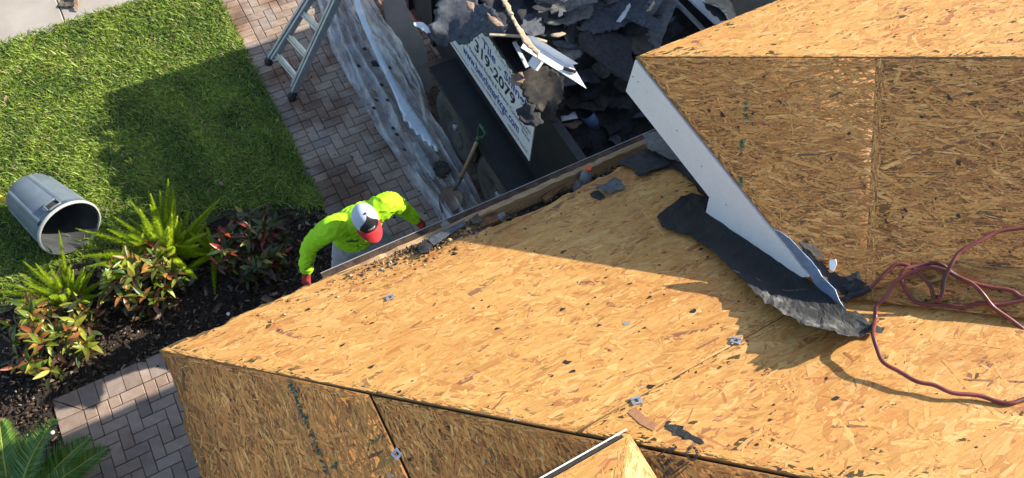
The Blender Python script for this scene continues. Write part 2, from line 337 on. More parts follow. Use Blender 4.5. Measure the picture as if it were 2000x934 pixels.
# clear crumpled plastic
def plastic_mat():
    m, t, b = nm('clear_plastic'); f = noisev(t, 6, 6, .7)
    t.links.new(ramp(t, f, [(.32, (.58, .52, .45)), (.5, (.76, .74, .71)), (.68, (.92, .93, .96))]), b.inputs['Base Color'])
    b.inputs['Roughness'].default_value = .13; b.inputs['Specular IOR Level'].default_value = .9
    tl = N(t, 'ShaderNodeBsdfTranslucent'); tl.inputs[0].default_value = (.8, .8, .8, 1); m1 = N(t, 'ShaderNodeMixShader'); m1.inputs[0].default_value = .25; t.links.new(b.outputs[0], m1.inputs[1]); t.links.new(tl.outputs[0], m1.inputs[2])
    tp_ = N(t, 'ShaderNodeBsdfTransparent'); tp_.inputs[0].default_value = (.95, .95, .96, 1)
    mx = N(t, 'ShaderNodeMixShader'); out = [n for n in t.nodes if n.type == 'OUTPUT_MATERIAL'][0]
    tc = N(t, 'ShaderNodeTexCoord'); mp = N(t, 'ShaderNodeMapping'); mp.inputs['Scale'].default_value = (1, .28, 1); wz = N(t, 'ShaderNodeTexNoise'); wz.inputs['Scale'].default_value = 5; wz.inputs['Detail'].default_value = 3
    t.links.new(tc.outputs['Object'], wz.inputs['Vector']); wa = N(t, 'ShaderNodeVectorMath', operation='MULTIPLY_ADD'); wa.inputs[1].default_value = (.22, .22, .22); t.links.new(wz.outputs['Color'], wa.inputs[0]); t.links.new(tc.outputs['Object'], wa.inputs[2]); t.links.new(wa.outputs[0], mp.inputs[0])
    vo = N(t, 'ShaderNodeTexVoronoi', feature='DISTANCE_TO_EDGE'); vo.inputs['Scale'].default_value = 6; t.links.new(mp.outputs[0], vo.inputs['Vector'])
    vf = N(t, 'ShaderNodeTexVoronoi', feature='F1'); vf.inputs['Scale'].default_value = 6; t.links.new(mp.outputs[0], vf.inputs['Vector'])
    cr = N(t, 'ShaderNodeMapRange'); cr.inputs[1].default_value = .0; cr.inputs[2].default_value = .10; cr.inputs[3].default_value = .16; cr.inputs[4].default_value = .0; t.links.new(vo.outputs['Distance'], cr.inputs[0])
    fr = N(t, 'ShaderNodeMapRange'); fr.inputs[1].default_value = .40; fr.inputs[2].default_value = .62; fr.inputs[3].default_value = .17; fr.inputs[4].default_value = .60
    t.links.new(noisev(t, 5.5, 4, .55, stretch=((1, .45, 1), (0, 0, .25))), fr.inputs[0])
    ad = N(t, 'ShaderNodeMath', operation='ADD', use_clamp=True); t.links.new(fr.outputs[0], ad.inputs[0]); t.links.new(cr.outputs[0], ad.inputs[1])
    lw = N(t, 'ShaderNodeLayerWeight'); lw.inputs[0].default_value = .5; pw = N(t, 'ShaderNodeMath', operation='POWER'); pw.inputs[1].default_value = 1.6; t.links.new(lw.outputs['Facing'], pw.inputs[0]); a2 = N(t, 'ShaderNodeMath', operation='MULTIPLY_ADD', use_clamp=True); a2.inputs[1].default_value = .55; t.links.new(pw.outputs[0], a2.inputs[0]); t.links.new(ad.outputs[0], a2.inputs[2]); ad = a2
    t.links.new(ad.outputs[0], mx.inputs[0]); t.links.new(tp_.outputs[0], mx.inputs[1]); t.links.new(m1.outputs[0], mx.inputs[2]); t.links.new(mx.outputs[0], out.inputs[0])
    hb_ = N(t, 'ShaderNodeMath', operation='MULTIPLY_ADD'); hb_.inputs[1].default_value = .15; t.links.new(noisev(t, 14, 4, .55, stretch=((1, .6, 1), (0, 0, .3))), hb_.inputs[0]); t.links.new(vf.outputs['Distance'], hb_.inputs[2])
    bump(t, b, hb_.outputs[0], .5, .05); return m
M['plastic'] = plastic_mat()

# ------------------------------------------------------------------ the ground
g = mesh('ground', [(-150, -150, -.06), (150, -150, -.06), (150, 150, -.06), (-150, 150, -.06)], [(0, 1, 2, 3)], M['dirt']); tag(g, kind='structure')
DX0 = 0.56                                                    # left edge of the driveway
BED = [(-5.5, 4.0), (-3.2, 4.15), (-2.25, 4.28), (-1.8, 4.38), (-1.35, 4.42), (-.8, 4.45), (-.3, 4.38), (.27, 4.10), (.56, 3.93)]
def bed_y(x): return np.interp(x, [p[0] for p in BED], [p[1] for p in BED])
WALKY = 7.26                                                  # lawn / sidewalk edge
# lawn: gently uneven soil sheet
def hf(name, x0, x1, y0, y1, step, fn, mat, keep=None):
    xs = np.arange(x0, x1 + 1e-6, step); ys = np.arange(y0, y1 + 1e-6, step); nx, ny = len(xs), len(ys)
    V = [(x, y, fn(x, y)) for y in ys for x in xs]
    F = [(j * nx + i, j * nx + i + 1, (j + 1) * nx + i + 1, (j + 1) * nx + i) for j in range(ny - 1) for i in range(nx - 1)
         if keep is None or keep((xs[i] + xs[i + 1]) / 2, (ys[j] + ys[j + 1]) / 2)]
    return mesh(name, V, F, mat, smooth=True)
nz3 = lambda x, y, s, k=0: noise.noise(Vector((x * s, y * s, k)))
lawn_h = lambda x, y: .012 * nz3(x, y, 1.3, 3) + .006 * nz3(x, y, 5, 4)
tag(hf('lawn', -9, DX0 - .02, 3.6, WALKY, .08, lawn_h, M['dirt'], lambda x, y: y > bed_y(x) - .15), kind='structure')
mulch_h = lambda x, y: .004 + .025 * nz3(x, y, 2.2, 9) + .016 * nz3(x, y, 9, 2) + .008 * nz3(x, y, 25, 5) - .02
tag(hf('mulch_bed', -5.5, DX0 - .02, -1.5, 4.6, .035, mulch_h, M['soil'], lambda x, y: y < bed_y(x) + .06 and not (x > -2.0 and y < 3.1) and not (x > -.2 and y < 1.6)), kind='structure')

# grass blades: uncountable
def grass():
    cand = []
    n = 300000
    x = rng.uniform(-5.5, DX0 + .03, n); y = rng.uniform(3.9, WALKY + .04, n)
    clump = np.array([noise.noise(Vector((a * 3.2, b * 3.2, 1.7))) for a, b in zip(x, y)])
    k = (y > bed_y(x) + rng.normal(0, .035, n)) & (rng.random(n) < .72 + .5 * clump); x, y, clump = x[k], y[k], clump[k]
    p = proj(np.stack([x, y, np.zeros(len(x))], 1)); k = (p[:, 0] > -330) & (p[:, 1] > -330) & (p[:, 0] < 2000); x, y, clump = x[k], y[k], clump[k]
    # thin out just off-frame
    p = p[k]; inside = (p[:, 0] > -60) & (p[:, 1] > -60); k = inside | (rng.random(len(x)) < .45); x, y, clump = x[k], y[k], clump[k]; n = len(x)
    rc_, ec_ = at(138, 446, .0)[:2], at(66, 384, .0)[:2]; ad_ = (ec_ - rc_) / np.linalg.norm(ec_ - rc_); q_ = np.stack([x, y], 1) - rc_; ta = q_ @ ad_; tb = np.abs(q_ @ np.array([-ad_[1], ad_[0]])); k = ~((ta > -.03) & (ta < .66) & (tb < .24)); x, y, clump = x[k], y[k], clump[k]; n = len(x)
    th = rng.uniform(0, 2 * np.pi, n); L = rng.lognormal(math.log(.050), .33, n); w = rng.uniform(.0030, .0062, n)
    el = rng.uniform(.25, 1.15, n)                              # rise angle of the root half
    dx, dy = np.cos(th), np.sin(th); sx, sy = -dy, dx
    z0 = np.array([lawn_h(a, b) for a, b in zip(x, y)])
    V = np.zeros((n, 5, 3)); bend = rng.uniform(.15, .9, n)
    mx = x + dx * L * .5 * np.cos(el); my = y + dy * L * .5 * np.cos(el); mz = z0 + .004 + L * .5 * np.sin(el)
    el2 = el - bend; tx = mx + dx * L * .5 * np.cos(el2); ty = my + dy * L * .5 * np.cos(el2); tz = mz + L * .5 * np.sin(el2)
    for i, (bx, by, bz, ww) in enumerate(((x, y, z0, w * .8), (mx, my, mz, w))):
        V[:, 2 * i] = np.stack([bx + sx * ww, by + sy * ww, bz], 1); V[:, 2 * i + 1] = np.stack([bx - sx * ww, by - sy * ww, bz], 1)
    V[:, 4] = np.stack([tx, ty, np.maximum(tz, z0 + .003)], 1)
    c = np.zeros((n, 3)); r = rng.random(n); t = np.clip(.5 + clump * .9 + rng.normal(0, .25, n), 0, 1)[:, None]
    c[:] = np.array([.09, .17, .018]) * (1 - t) + np.array([.27, .36, .045]) * t
    dry = r < .07; c[dry] = np.array([.34, .27, .12]) * rng.uniform(.6, 1.1, (dry.sum(), 1)); yl = (r > .07) & (r < .16); c[yl] = np.array([.22, .25, .05])
    c *= rng.lognormal(0, .28, (n, 1))
    base = np.arange(n)[:, None] * 5
    loops = np.concatenate([base + np.array([[0, 1, 3, 2]]), base + np.array([[2, 3, 4]])], 1).ravel()
    o = npmesh('grass', V.reshape(-1, 3), np.tile([4, 3], n), loops, M['grass'], cols=np.repeat(c, 5, 0))
    tag(o, 'coarse green lawn grass beside the paver driveway', 'grass', kind='stuff')
grass()

# mulch chips: uncountable
def chips():
    n = 22000; x = rng.uniform(-3.6, DX0, n); y = rng.uniform(1.2, 4.5, n)
    k = (y < bed_y(x) + rng.normal(0, .03, n)) & ~((x > -2.08) & (y < 3.2)); x, y = x[k], y[k]; n = len(x)
    L = rng.lognormal(math.log(.026), .5, n); w = L * rng.uniform(.18, .5, n); th = rng.uniform(0, np.pi, n); tilt = rng.normal(0, .35, n); roll = rng.normal(0, .4, n)
    z = np.array([mulch_h(a, b) for a, b in zip(x, y)]) + .006 + rng.uniform(0, .012, n)
    V = np.zeros((n, 8, 3)); ux = np.stack([np.cos(th) * np.cos(tilt), np.sin(th) * np.cos(tilt), np.sin(tilt)], 1); vx = np.stack([-np.sin(th) * np.cos(roll), np.cos(th) * np.cos(roll), np.sin(roll)], 1)
    nn = np.cross(ux, vx); cen = np.stack([x, y, z], 1); h = (L * .09)[:, None]
    for i, (a, b, cc) in enumerate([(-1, -.7, -1), (1, -1, -1), (.8, 1, -1), (-.9, .8, -1), (-1, -.7, 1), (1, -1, 1), (.8, 1, 1), (-.9, .8, 1)]):
        V[:, i] = cen + ux * (a * L / 2)[:, None] + vx * (b * w / 2)[:, None] + nn * cc * h
    pal = np.array([[.022, .015, .011], [.05, .032, .021], [.09, .057, .036], [.16, .10, .062], [.28, .19, .12], [.42, .34, .25]])
    c = pal[rng.choice(6, n, p=[.22, .28, .24, .16, .08, .02])] * rng.uniform(.7, 1.2, (n, 1))
    b = np.arange(n)[:, None] * 8
    q = np.array([[3, 2, 1, 0, 4, 5, 6, 7, 0, 1, 5, 4, 1, 2, 6, 5, 2, 3, 7, 6, 3, 0, 4, 7]])
    o = npmesh('mulch_chips', V.reshape(-1, 3), np.full(n * 6, 4), (b + q).ravel(), M['chip'], cols=np.repeat(c, 8, 0))
    tag(o, 'dark brown shredded wood mulch in the planting bed', 'mulch', kind='stuff')
chips()

# pavers
PW = 0.0955
def paver_mesh(w, h, name):
    mb = MB(); g_ = .0028; mb.box((g_, g_, -.05), (w - g_, h - g_, .0), bev=.0045)
    me = bpy.data.meshes.new(name); me.from_pydata(mb.v, [], mb.f); return me
PM = {}
def paver(kind, x, y, parent, mat, z=0.0, rz=0.0):
    key = (kind, mat.name)
    if key not in PM:
        w, h = {'h': (2 * PW, PW), 'v': (PW, 2 * PW), 's': (PW, PW), 'sh': (2 * PW, PW), 'q': (PW * 2, PW * 1.42), 'qv': (PW * 1.42, PW * 2)}[kind]
        PM[key] = paver_mesh(w, h, 'paver'); PM[key].materials.append(mat)
    o = bpy.data.objects.new('paver', PM[key]); COL.objects.link(o); o.parent = parent; o.location = (x, y, z); o.rotation_euler = (random.gauss(0, .006), random.gauss(0, .006), rz); return o
def herring(x0, x1, y0, y1):
    out = []
    nx = int((x1 - x0) / PW); ny = int((y1 - y0) / PW)
    for j in range(ny):
        for i in range(nx):
            m_ = (i - j) % 4
            if m_ == 0: out.append(('h' if i + 1 < nx else 's', x0 + i * PW, y0 + j * PW))
            elif m_ == 1 and i == 0: out.append(('s', x0, y0 + j * PW))
            elif m_ == 3: out.append(('v' if j + 1 < ny else 's', x0 + i * PW, y0 + j * PW))
            elif m_ == 2 and j == 0: out.append(('s', x0 + i * PW, y0))
    return out
DSZ = {'h': (2 * PW, PW), 'v': (PW, 2 * PW), 's': (PW, PW), 'sh': (2 * PW, PW)}
drive = mesh('driveway', [(DX0, 1.2, -.022), (7.5, 1.2, -.022), (7.5, 14, -.022), (DX0, 14, -.022)], [(0, 1, 2, 3)], M['sand']); tag(drive, kind='structure')
items = [('sh', DX0, 2.3 + k * PW) for k in range(int(5.2 / PW))] + herring(DX0 + 2 * PW, 3.2, 2.3, 7.8)
def sc_(it):
    w, h = DSZ[it[0]]; p = proj(np.array([[it[1] + w / 2, it[2] + h / 2, 0]]))[0]
    cx, cy = it[1] + w / 2, it[2] + h / 2; infr = -10 < p[0] < 2010 and -10 < p[1] < 944
    vis = infr and cx < 1.75 and p[1] < 1000
    under = cx > 1.5 or (p[1] - 685) > -.442 * (p[0] - 310)     # under the plastic / hidden by the eave
    return (0 if (vis and not under) else 1 if vis else 2, cx * cx + cy * cy)
items.sort(key=sc_)
for it in items[:300]: paver(it[0], it[1], it[2], drive, M['paver'], random.uniform(-.0015, .0015))
mb = MB()
for k_, x, y in items[300:]:
    w, h = DSZ[k_]; g_ = .0028; dz = random.uniform(-.0015, .0015); mb.box((x + g_, y + g_, -.05 + dz), (x + w - g_, y + h - g_, dz), bev=.0045)
rest = mb.build('pavers', M['paver'], drive); tag(rest, kind='stuff')
big = mesh('paver_field', [(3.2, 1.2, -.006), (7.5, 1.2, -.006), (7.5, 14, -.006), (3.2, 14, -.006)], [(0, 1, 2, 3)], M['paver'], drive)
# paver path at the corner of the house
PX0, PY1 = -2.075, 3.205
path = mesh('path', [(PX0, -1.5, -.022), (-.2, -1.5, -.022), (-.2, PY1, -.022), (PX0, PY1, -.022)], [(0, 1, 2, 3)], M['sand']); tag(path, kind='structure')
def cut_paver(poly, mat, parent):
    V = [(x, y, -.05) for x, y in poly] + [(x, y, 0) for x, y in poly]; n = len(poly)
    return mesh('paver', V, [tuple(range(n))[::-1], tuple(range(n, 2 * n))] + [(i, (i + 1) % n, n + (i + 1) % n, n + i) for i in range(n)], mat, parent)
SB = .2; pw_, pj = PW * 1.42, .003
x = PX0 + SB; k = 0
while x < -.55:
    w_ = pw_ if k % 3 != 1 else PW * .78
    cut_paver([(x + pj, PY1 - SB + pj), (x + w_ - pj, PY1 - SB + pj), (x + w_ - pj, PY1 - pj), (x + pj, PY1 - pj)], M['paver_path'], path); x += w_; k += 1
y = PY1 - SB; k = 0
while y > .9:
    h_ = PW if k % 2 else PW * 1.3
    cut_paver([(PX0 + pj, y - h_ + pj), (PX0 + SB - pj, y - h_ + pj), (PX0 + SB - pj, y - pj), (PX0 + pj, y - pj)], M['paver_path'], path); y -= h_; k += 1
cx, cy = PX0 + SB, PY1 - SB                                    # mitred corner pieces
cut_paver([(PX0 + pj, PY1 - pj * 2), (PX0 + pj, cy + .09), (PX0 + .09, cy + .11 - pj)], M['paver_path'], path)
cut_paver([(PX0 + pj * 2, PY1 - pj), (PX0 + .095, cy + .115), (cx - pj, cy + pj * 2), (cx - pj, PY1 - pj)], M['paver_path'], path)
cut_paver([(PX0 + pj, cy + pj), (cx - pj * 2, cy + pj), (PX0 + .09, cy + .105 - pj), (PX0 + pj, cy + .085)], M['paver_path'], path)
nby = int((cy - 1.0) / PW)
for k_, x, y in herring(cx, -.45, cy - nby * PW, cy): paver(k_, x, y, path, M['paver_path'], random.uniform(-.0015, .0015))
# concrete sidewalk in two slabs
walk = mesh('sidewalk', [(-9, WALKY - .02, -.03), (DX0, WALKY - .02, -.03), (DX0, 9.4, -.03), (-9, 9.4, -.03)], [(0, 1, 2, 3)], M['sand']); tag(walk, kind='structure')
xs_ = [-9, -5.4, -3.2, -.99, DX0 + .2]
for a, b in zip(xs_[:-1], xs_[1:]):
    mb = MB(); mb.box((a + .005, WALKY, -.1), (b - .005, 9.0, .012), bev=.008); mb.build('slab', M['concrete'], walk)

# ------------------------------------------------------------------ the house: roof decks
S_ = 0.5072; SL = math.sqrt(1 + S_ * S_)
CO = np.array([-.696, 1.873, 2.6]); UP = np.array([2.0025, 1.928, 3.356]); AP = at(1230, 848, 3.47)
P1 = Plane(CO, (0, -1, S_), (1, 0, 0)); P2 = Plane(CO - np.array([-S_, 0, 1]) / SL * .002, (1, 0, S_), (0, -1, 0)); P3 = Plane(UP, (0, -1, S_), (1, 0, 0)); P4 = Plane(UP, (1, 0, S_), (0, -1, 0))
PA = Plane(AP, (0, -1, S_), (-1, 0, 0)); PB = Plane(AP, (-1, 0, S_), (0, -1, 0))
house = empty('house', (0, 0, 0)); tag(house, 'house stripped to bare strand board roof decking above the driveway', 'house')
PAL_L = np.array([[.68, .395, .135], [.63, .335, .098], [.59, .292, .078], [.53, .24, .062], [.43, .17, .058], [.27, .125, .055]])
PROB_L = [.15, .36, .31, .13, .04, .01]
PAL_D = np.array([[.62, .335, .105], [.545, .265, .073], [.475, .212, .056], [.39, .158, .044], [.28, .105, .034], [.15, .072, .036]])  # darker set for the rough decks: age plus grazing shade in the colours
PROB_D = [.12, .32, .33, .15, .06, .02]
def osb(pl, poly, ang, seed, rough=False, pal=None, stain=None, dens=1.0, extra=None, rag=None, name='osb_panel', parent=None, thick=.016, specks=1.0, mat='strand', sd=.42, spoly=None):
    """one strand board panel: a slab plus its pressed wood strands as real pieces; poly in plane coordinates"""
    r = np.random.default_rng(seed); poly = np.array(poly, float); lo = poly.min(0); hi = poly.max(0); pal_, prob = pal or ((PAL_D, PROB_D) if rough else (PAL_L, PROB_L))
    def batch(n, Lm, Ls, wlo, whi, tilt, hmax):
        c = r.uniform(lo, hi, (n, 2)); k = ins(poly, c); c = c[k]
        w3 = pl.o + c[:, :1] * pl.ex + c[:, 1:] * pl.ey; p = proj(w3)
        k = (p[:, 0] > -260) & (p[:, 0] < 2260) & (p[:, 1] > -260) & (p[:, 1] < 1180); c = c[k]; n = len(c)
        if n == 0: return np.zeros((0, 6, 3)), np.zeros((0, 3))
        a = ang + r.normal(0, sd, n) + (r.random(n) < .22) * r.uniform(-1.2, 1.2, n); L = r.lognormal(math.log(Lm), Ls, n); w = r.uniform(wlo, whi, n) * np.clip(L / Lm, .5, 1.2)
        d = np.stack([np.cos(a), np.sin(a)], 1); s = np.stack([-d[:, 1], d[:, 0]], 1)
        sk = r.normal(0, .35, (n, 2)) * w[:, None]; ww = r.uniform(.25, 1.0, (n, 3)); ww[:, 1] = 1
        z0 = r.uniform(.0003, hmax, n); lt = r.normal(0, tilt, n) * w * .5; zz = np.stack([r.normal(0, tilt * .25, n) * L, np.zeros(n), r.normal(0, tilt * .25, n) * L], 1)
        V = np.zeros((n, 6, 3))
        for i, t in enumerate((-.5, r.uniform(-.2, .2, n), .5)):
            for j, sg in enumerate((1, -1)):
                q = c + d * (L * t + (0 if i == 1 else sg * sk[:, 0 if i == 0 else 1]))[:, None] + s * (sg * w * .5 * ww[:, i])[:, None]
                V[:, i * 2 + j, :2] = q; V[:, i * 2 + j, 2] = np.maximum(z0 + zz[:, i] + sg * lt, .0002)
        ok = ins(poly, V[..., :2].reshape(-1, 2)).reshape(n, 6).all(1)
        V = V[ok]; c = c[ok]; n = len(V)
        col = pal_[r.choice(len(pal_), n, p=prob)] * r.uniform(.88, 1.1, (n, 1))
        if stain is not None: col = stain(c, col, r)
        return V, col
    slab = poly
    if spoly is not None: poly = np.array(spoly, float); lo = poly.min(0); hi = poly.max(0)
    area = (hi - lo).prod()
    def cnt(k): return int(area * k * dens)
    if rough: B = [batch(cnt(2700), .072, .42, .005, .016, .016, .0013), batch(cnt(3600), .042, .42, .0016, .0045, .045, .0015), batch(cnt(1800), .02, .3, .003, .008, .05, .0012)]
    else: B = [batch(cnt(1150), .125, .36, .015, .040, .008, .0007), batch(cnt(900), .08, .4, .006, .014, .014, .0009), batch(cnt(900), .028, .35, .006, .014, .02, .0012)]
    # short strands lying along the sawn edges close the border
    EV, EC = [], []
    for i in range(len(poly)):
        a_ = poly[i]; b_ = poly[(i + 1) % len(poly)]; L_ = np.linalg.norm(b_ - a_)
        if L_ < .15: continue
        d = (b_ - a_) / L_; nn = np.array([-d[1], d[0]]); m = int(L_ * 420); c = a_ + d * (r.random((m, 1)) * L_) + nn * (r.choice([-1, 1], (m, 1)) * r.uniform(.0025, .03, (m, 1)))
        w3 = pl.o + c[:, :1] * pl.ex + c[:, 1:] * pl.ey; p = proj(w3); c = c[(p[:, 0] > -260) & (p[:, 0] < 2260) & (p[:, 1] > -260) & (p[:, 1] < 1180)]; m = len(c)
        if not m: continue
        L = r.uniform(.012, .05, m); w = r.uniform(.003, .009, m); th = math.atan2(d[1], d[0]) + r.normal(0, .12, m); D = np.stack([np.cos(th), np.sin(th)], 1); S2 = np.stack([-D[:, 1], D[:, 0]], 1); V = np.zeros((m, 6, 3)); z0 = r.uniform(.0003, .0016, m)
        for q, t in enumerate((-.5, 0, .5)):
            for jj, sg in enumerate((1, -1)): V[:, q * 2 + jj, :2] = c + D * (L * t)[:, None] + S2 * (sg * w * .5 * (.6 if q != 1 else 1))[:, None]; V[:, q * 2 + jj, 2] = z0
        ok = ins(poly, V[..., :2].reshape(-1, 2)).reshape(m, 6).all(1); V = V[ok]; c = c[ok]; col = pal_[r.choice(len(pal_), len(V), p=prob)] * r.uniform(.88, 1.1, (len(V), 1))
        if stain is not None and len(V): col = stain(c, col, r)
        EV.append(V); EC.append(col)
    B.append((np.concatenate(EV), np.concatenate(EC)))
    V = np.concatenate([b[0] for b in B]); C = np.concatenate([b[1] for b in B])
    poly = slab
    # nail holes, tar flecks and staples
    sp = r.uniform(lo, hi, (int(area * 70 * specks), 2)); sp = sp[ins(poly, sp)]; m = len(sp)
    if m:
        th = r.uniform(0, 6.28, m); rr = r.lognormal(math.log(.0030), .6, m); SV = np.zeros((m, 6, 3))
        for i, kk in enumerate((0, 1, 5, 2, 4, 3)):
            aa = th + kk * np.pi / 3; q = rr * r.uniform(.5, 1.4, m); st = 1 + (r.random(m) < .4) * .9
            SV[:, i, 0] = sp[:, 0] + np.cos(aa) * q * st; SV[:, i, 1] = sp[:, 1] + np.sin(aa) * q; SV[:, i, 2] = .0046 if rough else .0024
        V = np.concatenate([V, SV]); C = np.concatenate([C, np.where(r.random((m, 1)) < .95, np.array([[.025, .02, .018]]), np.array([[.28, .28, .28]])) * np.ones((m, 3))])
    if extra is not None:
        ev, ec = extra(pl, r); V = np.concatenate([V, ev]); C = np.concatenate([C, ec])
    n = len(V); W = pl.o + V[..., :1] * pl.ex + V[..., 1:2] * pl.ey + V[..., 2:3] * pl.n
    W = W.reshape(-1, 3); b = np.arange(n)[:, None] * 6
    # faces: 0,1 / 2,3 / 4,5 pairs (j=0 left, 1 right)
    loops = (b + np.array([[1, 3, 2, 0, 3, 5, 4, 2]])).ravel() if n else np.zeros(0, int)
    sl = np.array([pl.w(u, v, 0) for u, v in poly] + [pl.w(u, v, -thick) for u, v in poly]); k = len(poly); nb = n * 6
    top = list(range(nb, nb + k)); bot = list(range(nb + 2 * k - 1, nb + k - 1, -1)); sg = []
    ccw = sum(poly[i][0] * poly[(i + 1) % k][1] - poly[(i + 1) % k][0] * poly[i][1] for i in range(k)) > 0
    if not ccw: top = top[::-1]; bot = bot[::-1]
    L2 = list(top) + list(bot); pn = [k, k]
    for i in range(k):
        j = (i + 1) % k; q = [nb + i, nb + k + i, nb + k + j, nb + j]; L2 += q if ccw else q[::-1]; pn.append(4)
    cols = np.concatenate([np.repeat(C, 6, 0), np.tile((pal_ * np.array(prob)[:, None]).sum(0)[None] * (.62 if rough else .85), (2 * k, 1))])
    return npmesh(name, np.vstack([W, sl]), np.concatenate([np.full(n * 2, 4), pn]), np.concatenate([loops, L2]), [M[mat], M['core']], parent or house, cols=cols,
                  midx=np.concatenate([np.zeros(n * 2 + 1), np.ones(len(pn) - 1)]))
def marks(segs, col, width, n_per, size, h=.0048):
    """short crayon flecks along strokes given in the plane"""
    def fn(pl, r):
        V = []; C = []
        for (a, b) in segs:
            a = pl.px(*a); b = pl.px(*b)
            for _ in range(n_per):
                t = r.random(); c = a + (b - a) * t + r.normal(0, width, 2); L = size * r.uniform(.5, 1.6); w = size * r.uniform(.15, .4); th = r.uniform(0, 3.14)
                d = np.array([math.cos(th), math.sin(th)]); s = np.array([-d[1], d[0]])
                V.append([[*(c - d * L / 2 + s * w / 2), h], [*(c - d * L / 2 - s * w / 2), h], [*(c + s * w * .7), h], [*(c - s * w * .7), h], [*(c + d * L / 2 + s * w / 2), h], [*(c + d * L / 2 - s * w / 2), h]]); C.append(np.array(col) * r.uniform(.6, 1.3))
        return np.array(V), np.array(C)
    return fn
def joinx(*fs):
    def fn(pl, r):
        a = [f(pl, r) for f in fs]; return np.concatenate([q[0] for q in a]), np.concatenate([q[1] for q in a])
    return fn
# lower roof, sunny side (P1): ragged rotten eave, course joint at SEAM1
SEAM1 = 1.607; GAP = .0012
eave_px = [(311, 686), (345, 669), (380, 655), (420, 640), (436, 641), (452, 622), (520, 592), (590, 562), (640, 540), (668, 531), (700, 520), (735, 512), (760, 500), (800, 496), (835, 492), (870, 474), (930, 455), (985, 434), (1030, 416), (1078, 398), (1098, 382), (1125, 374), (1150, 358), (1190, 340), (1222, 318), (1256, 296), (1285, 285)]
eave = [tuple(P1.px(*p)) for p in eave_px]
eave = [eave[0]] + [tuple(q) for q in ragged(eave[1:], .03, .006, 5, False)]
VAL = lambda t: (2.6985 + t, (1.456 + t) * SL)
low = [(0, 0)] + [e for e in eave if e[1] < .6 and e[0] > .02] + [(2.86, .3), (2.86, SEAM1 - GAP), (SEAM1 / SL, SEAM1 - GAP)]
def stain1(c, col, r):
    d = c[:, 1] + .10 * np.array([noise.noise(Vector((a * 3, b * 5, 2))) for a, b in c]) ; t = np.clip(1.25 - d / .34, 0, 1)[:, None]
    t2 = np.clip(np.array([noise.noise(Vector((a * 2.3, b * 2.3, 7))) for a, b in c]) - .18, 0, 1)[:, None] * 1.2
    right = np.clip((c[:, :1] - .6) / 1.6, .1, 1)
    wet = np.array([.48, .32, .24])
    a = np.array([noise.fractal(Vector((p[0] * 1.1, p[1] * 1.7, 5)), 1, 2, 3) for p in c])[:, None]; col = col * (1 - np.clip(a * .9, 0, 1) * np.array([.10, .22, .30]))
    return col * (1 - t * right * .85) + col * wet * t * right * .85 - col * np.array([.14, .28, .34]) * t2
osb(P1, low, .16, 11, stain=stain1, thick=.019)
vt = 2.2
def patchy(c, col, r):
    a = np.array([noise.fractal(Vector((p[0] * 1.1, p[1] * 1.7, 5)), 1, 2, 3) for p in c])[:, None]; b = np.array([noise.noise(Vector((p[0] * 4.5, p[1] * 9, 8))) for p in c])[:, None]
    k = np.clip(a * .9, 0, 1); col = col * (1 - k * np.array([.10, .22, .30])); k2 = np.clip(b - .30, 0, 1) * 1.3; return col * (1 - k2 * np.array([.30, .42, .45]))
osb(P1, [(SEAM1 / SL + .004, SEAM1 + GAP), (2.70, SEAM1 + GAP), (2.86, SEAM1 + GAP), (2.86, VAL(.1)[1]), VAL(vt), (VAL(vt)[1] / SL, VAL(vt)[1])], .14, 12, stain=patchy)
# lower roof, shaded side (P2)
def hip2(v): return (v / SL)
U2 = lambda x_, y_: tuple(P2.px(x_, y_))
e2 = [U2(*p) for p in [(318, 700), (332, 728), (344, 762), (356, 800), (362, 838), (372, 868), (384, 905), (394, 934), (410, 985), (440, 1080)]]
e2 = [tuple(q) for q in ragged(e2, .025, .006, 9, False)]
SEAM2 = .905
sgn = 1 if P2.ex[1] < 0 else -1                                # +1 when u grows towards -Y
def h2(v, d=.017): return (sgn * (v / SL + d), v)              # hip line on P2
stampA = [((1283, 880), (1322, 852)), ((1318, 930), (1352, 905))]
def stamp(pl, r):
    V = []; C = []
    def q(a, b, w):
        a = pl.px(*a); b = pl.px(*b); d = (b - a) / np.linalg.norm(b - a); s = np.array([-d[1], d[0]]) * w / 2
        for k in range(10):
            if r.random() < .15: continue
            p = a + (b - a) * (k / 10); e = a + (b - a) * ((k + .95) / 10); m_ = (p + e) / 2; h = .0052
            V.append([[*(p + s), h], [*(p - s), h], [*(m_ + s), h], [*(m_ - s), h], [*(e + s), h], [*(e - s), h]]); C.append(np.array([.075, .05, .032]) * r.uniform(.7, 1.3))
    for a, b, w in [((1280, 894), (1318, 868), .006), ((1284, 901), (1322, 872), .011), ((1292, 914), (1312, 898), .014), ((1297, 910), (1310, 894), .012), ((1310, 928), (1346, 902), .006), ((1322, 910), (1336, 900), .014), ((1300, 928), (1314, 916), .016), ((1316, 934), (1350, 906), .005)]: q(a, b, w)
    cc = (1352, 886)
    for k in range(10):
        a0, a1 = k * .628, (k + 1) * .628; q((cc[0] + 10 * math.cos(a0), cc[1] + 13 * math.sin(a0)), (cc[0] + 10 * math.cos(a1), cc[1] + 13 * math.sin(a1)), .011)
    return np.array(V), np.array(C)
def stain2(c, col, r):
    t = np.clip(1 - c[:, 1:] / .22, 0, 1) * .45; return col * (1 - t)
g2 = joinx(marks([((568, 745), (585, 790)), ((585, 790), (610, 850)), ((610, 850), (640, 925))], (.045, .10, .075), .006, 34, .016), marks([((715, 878), (745, 852)), ((650, 915), (662, 905))], (.05, .11, .07), .006, 10, .016))
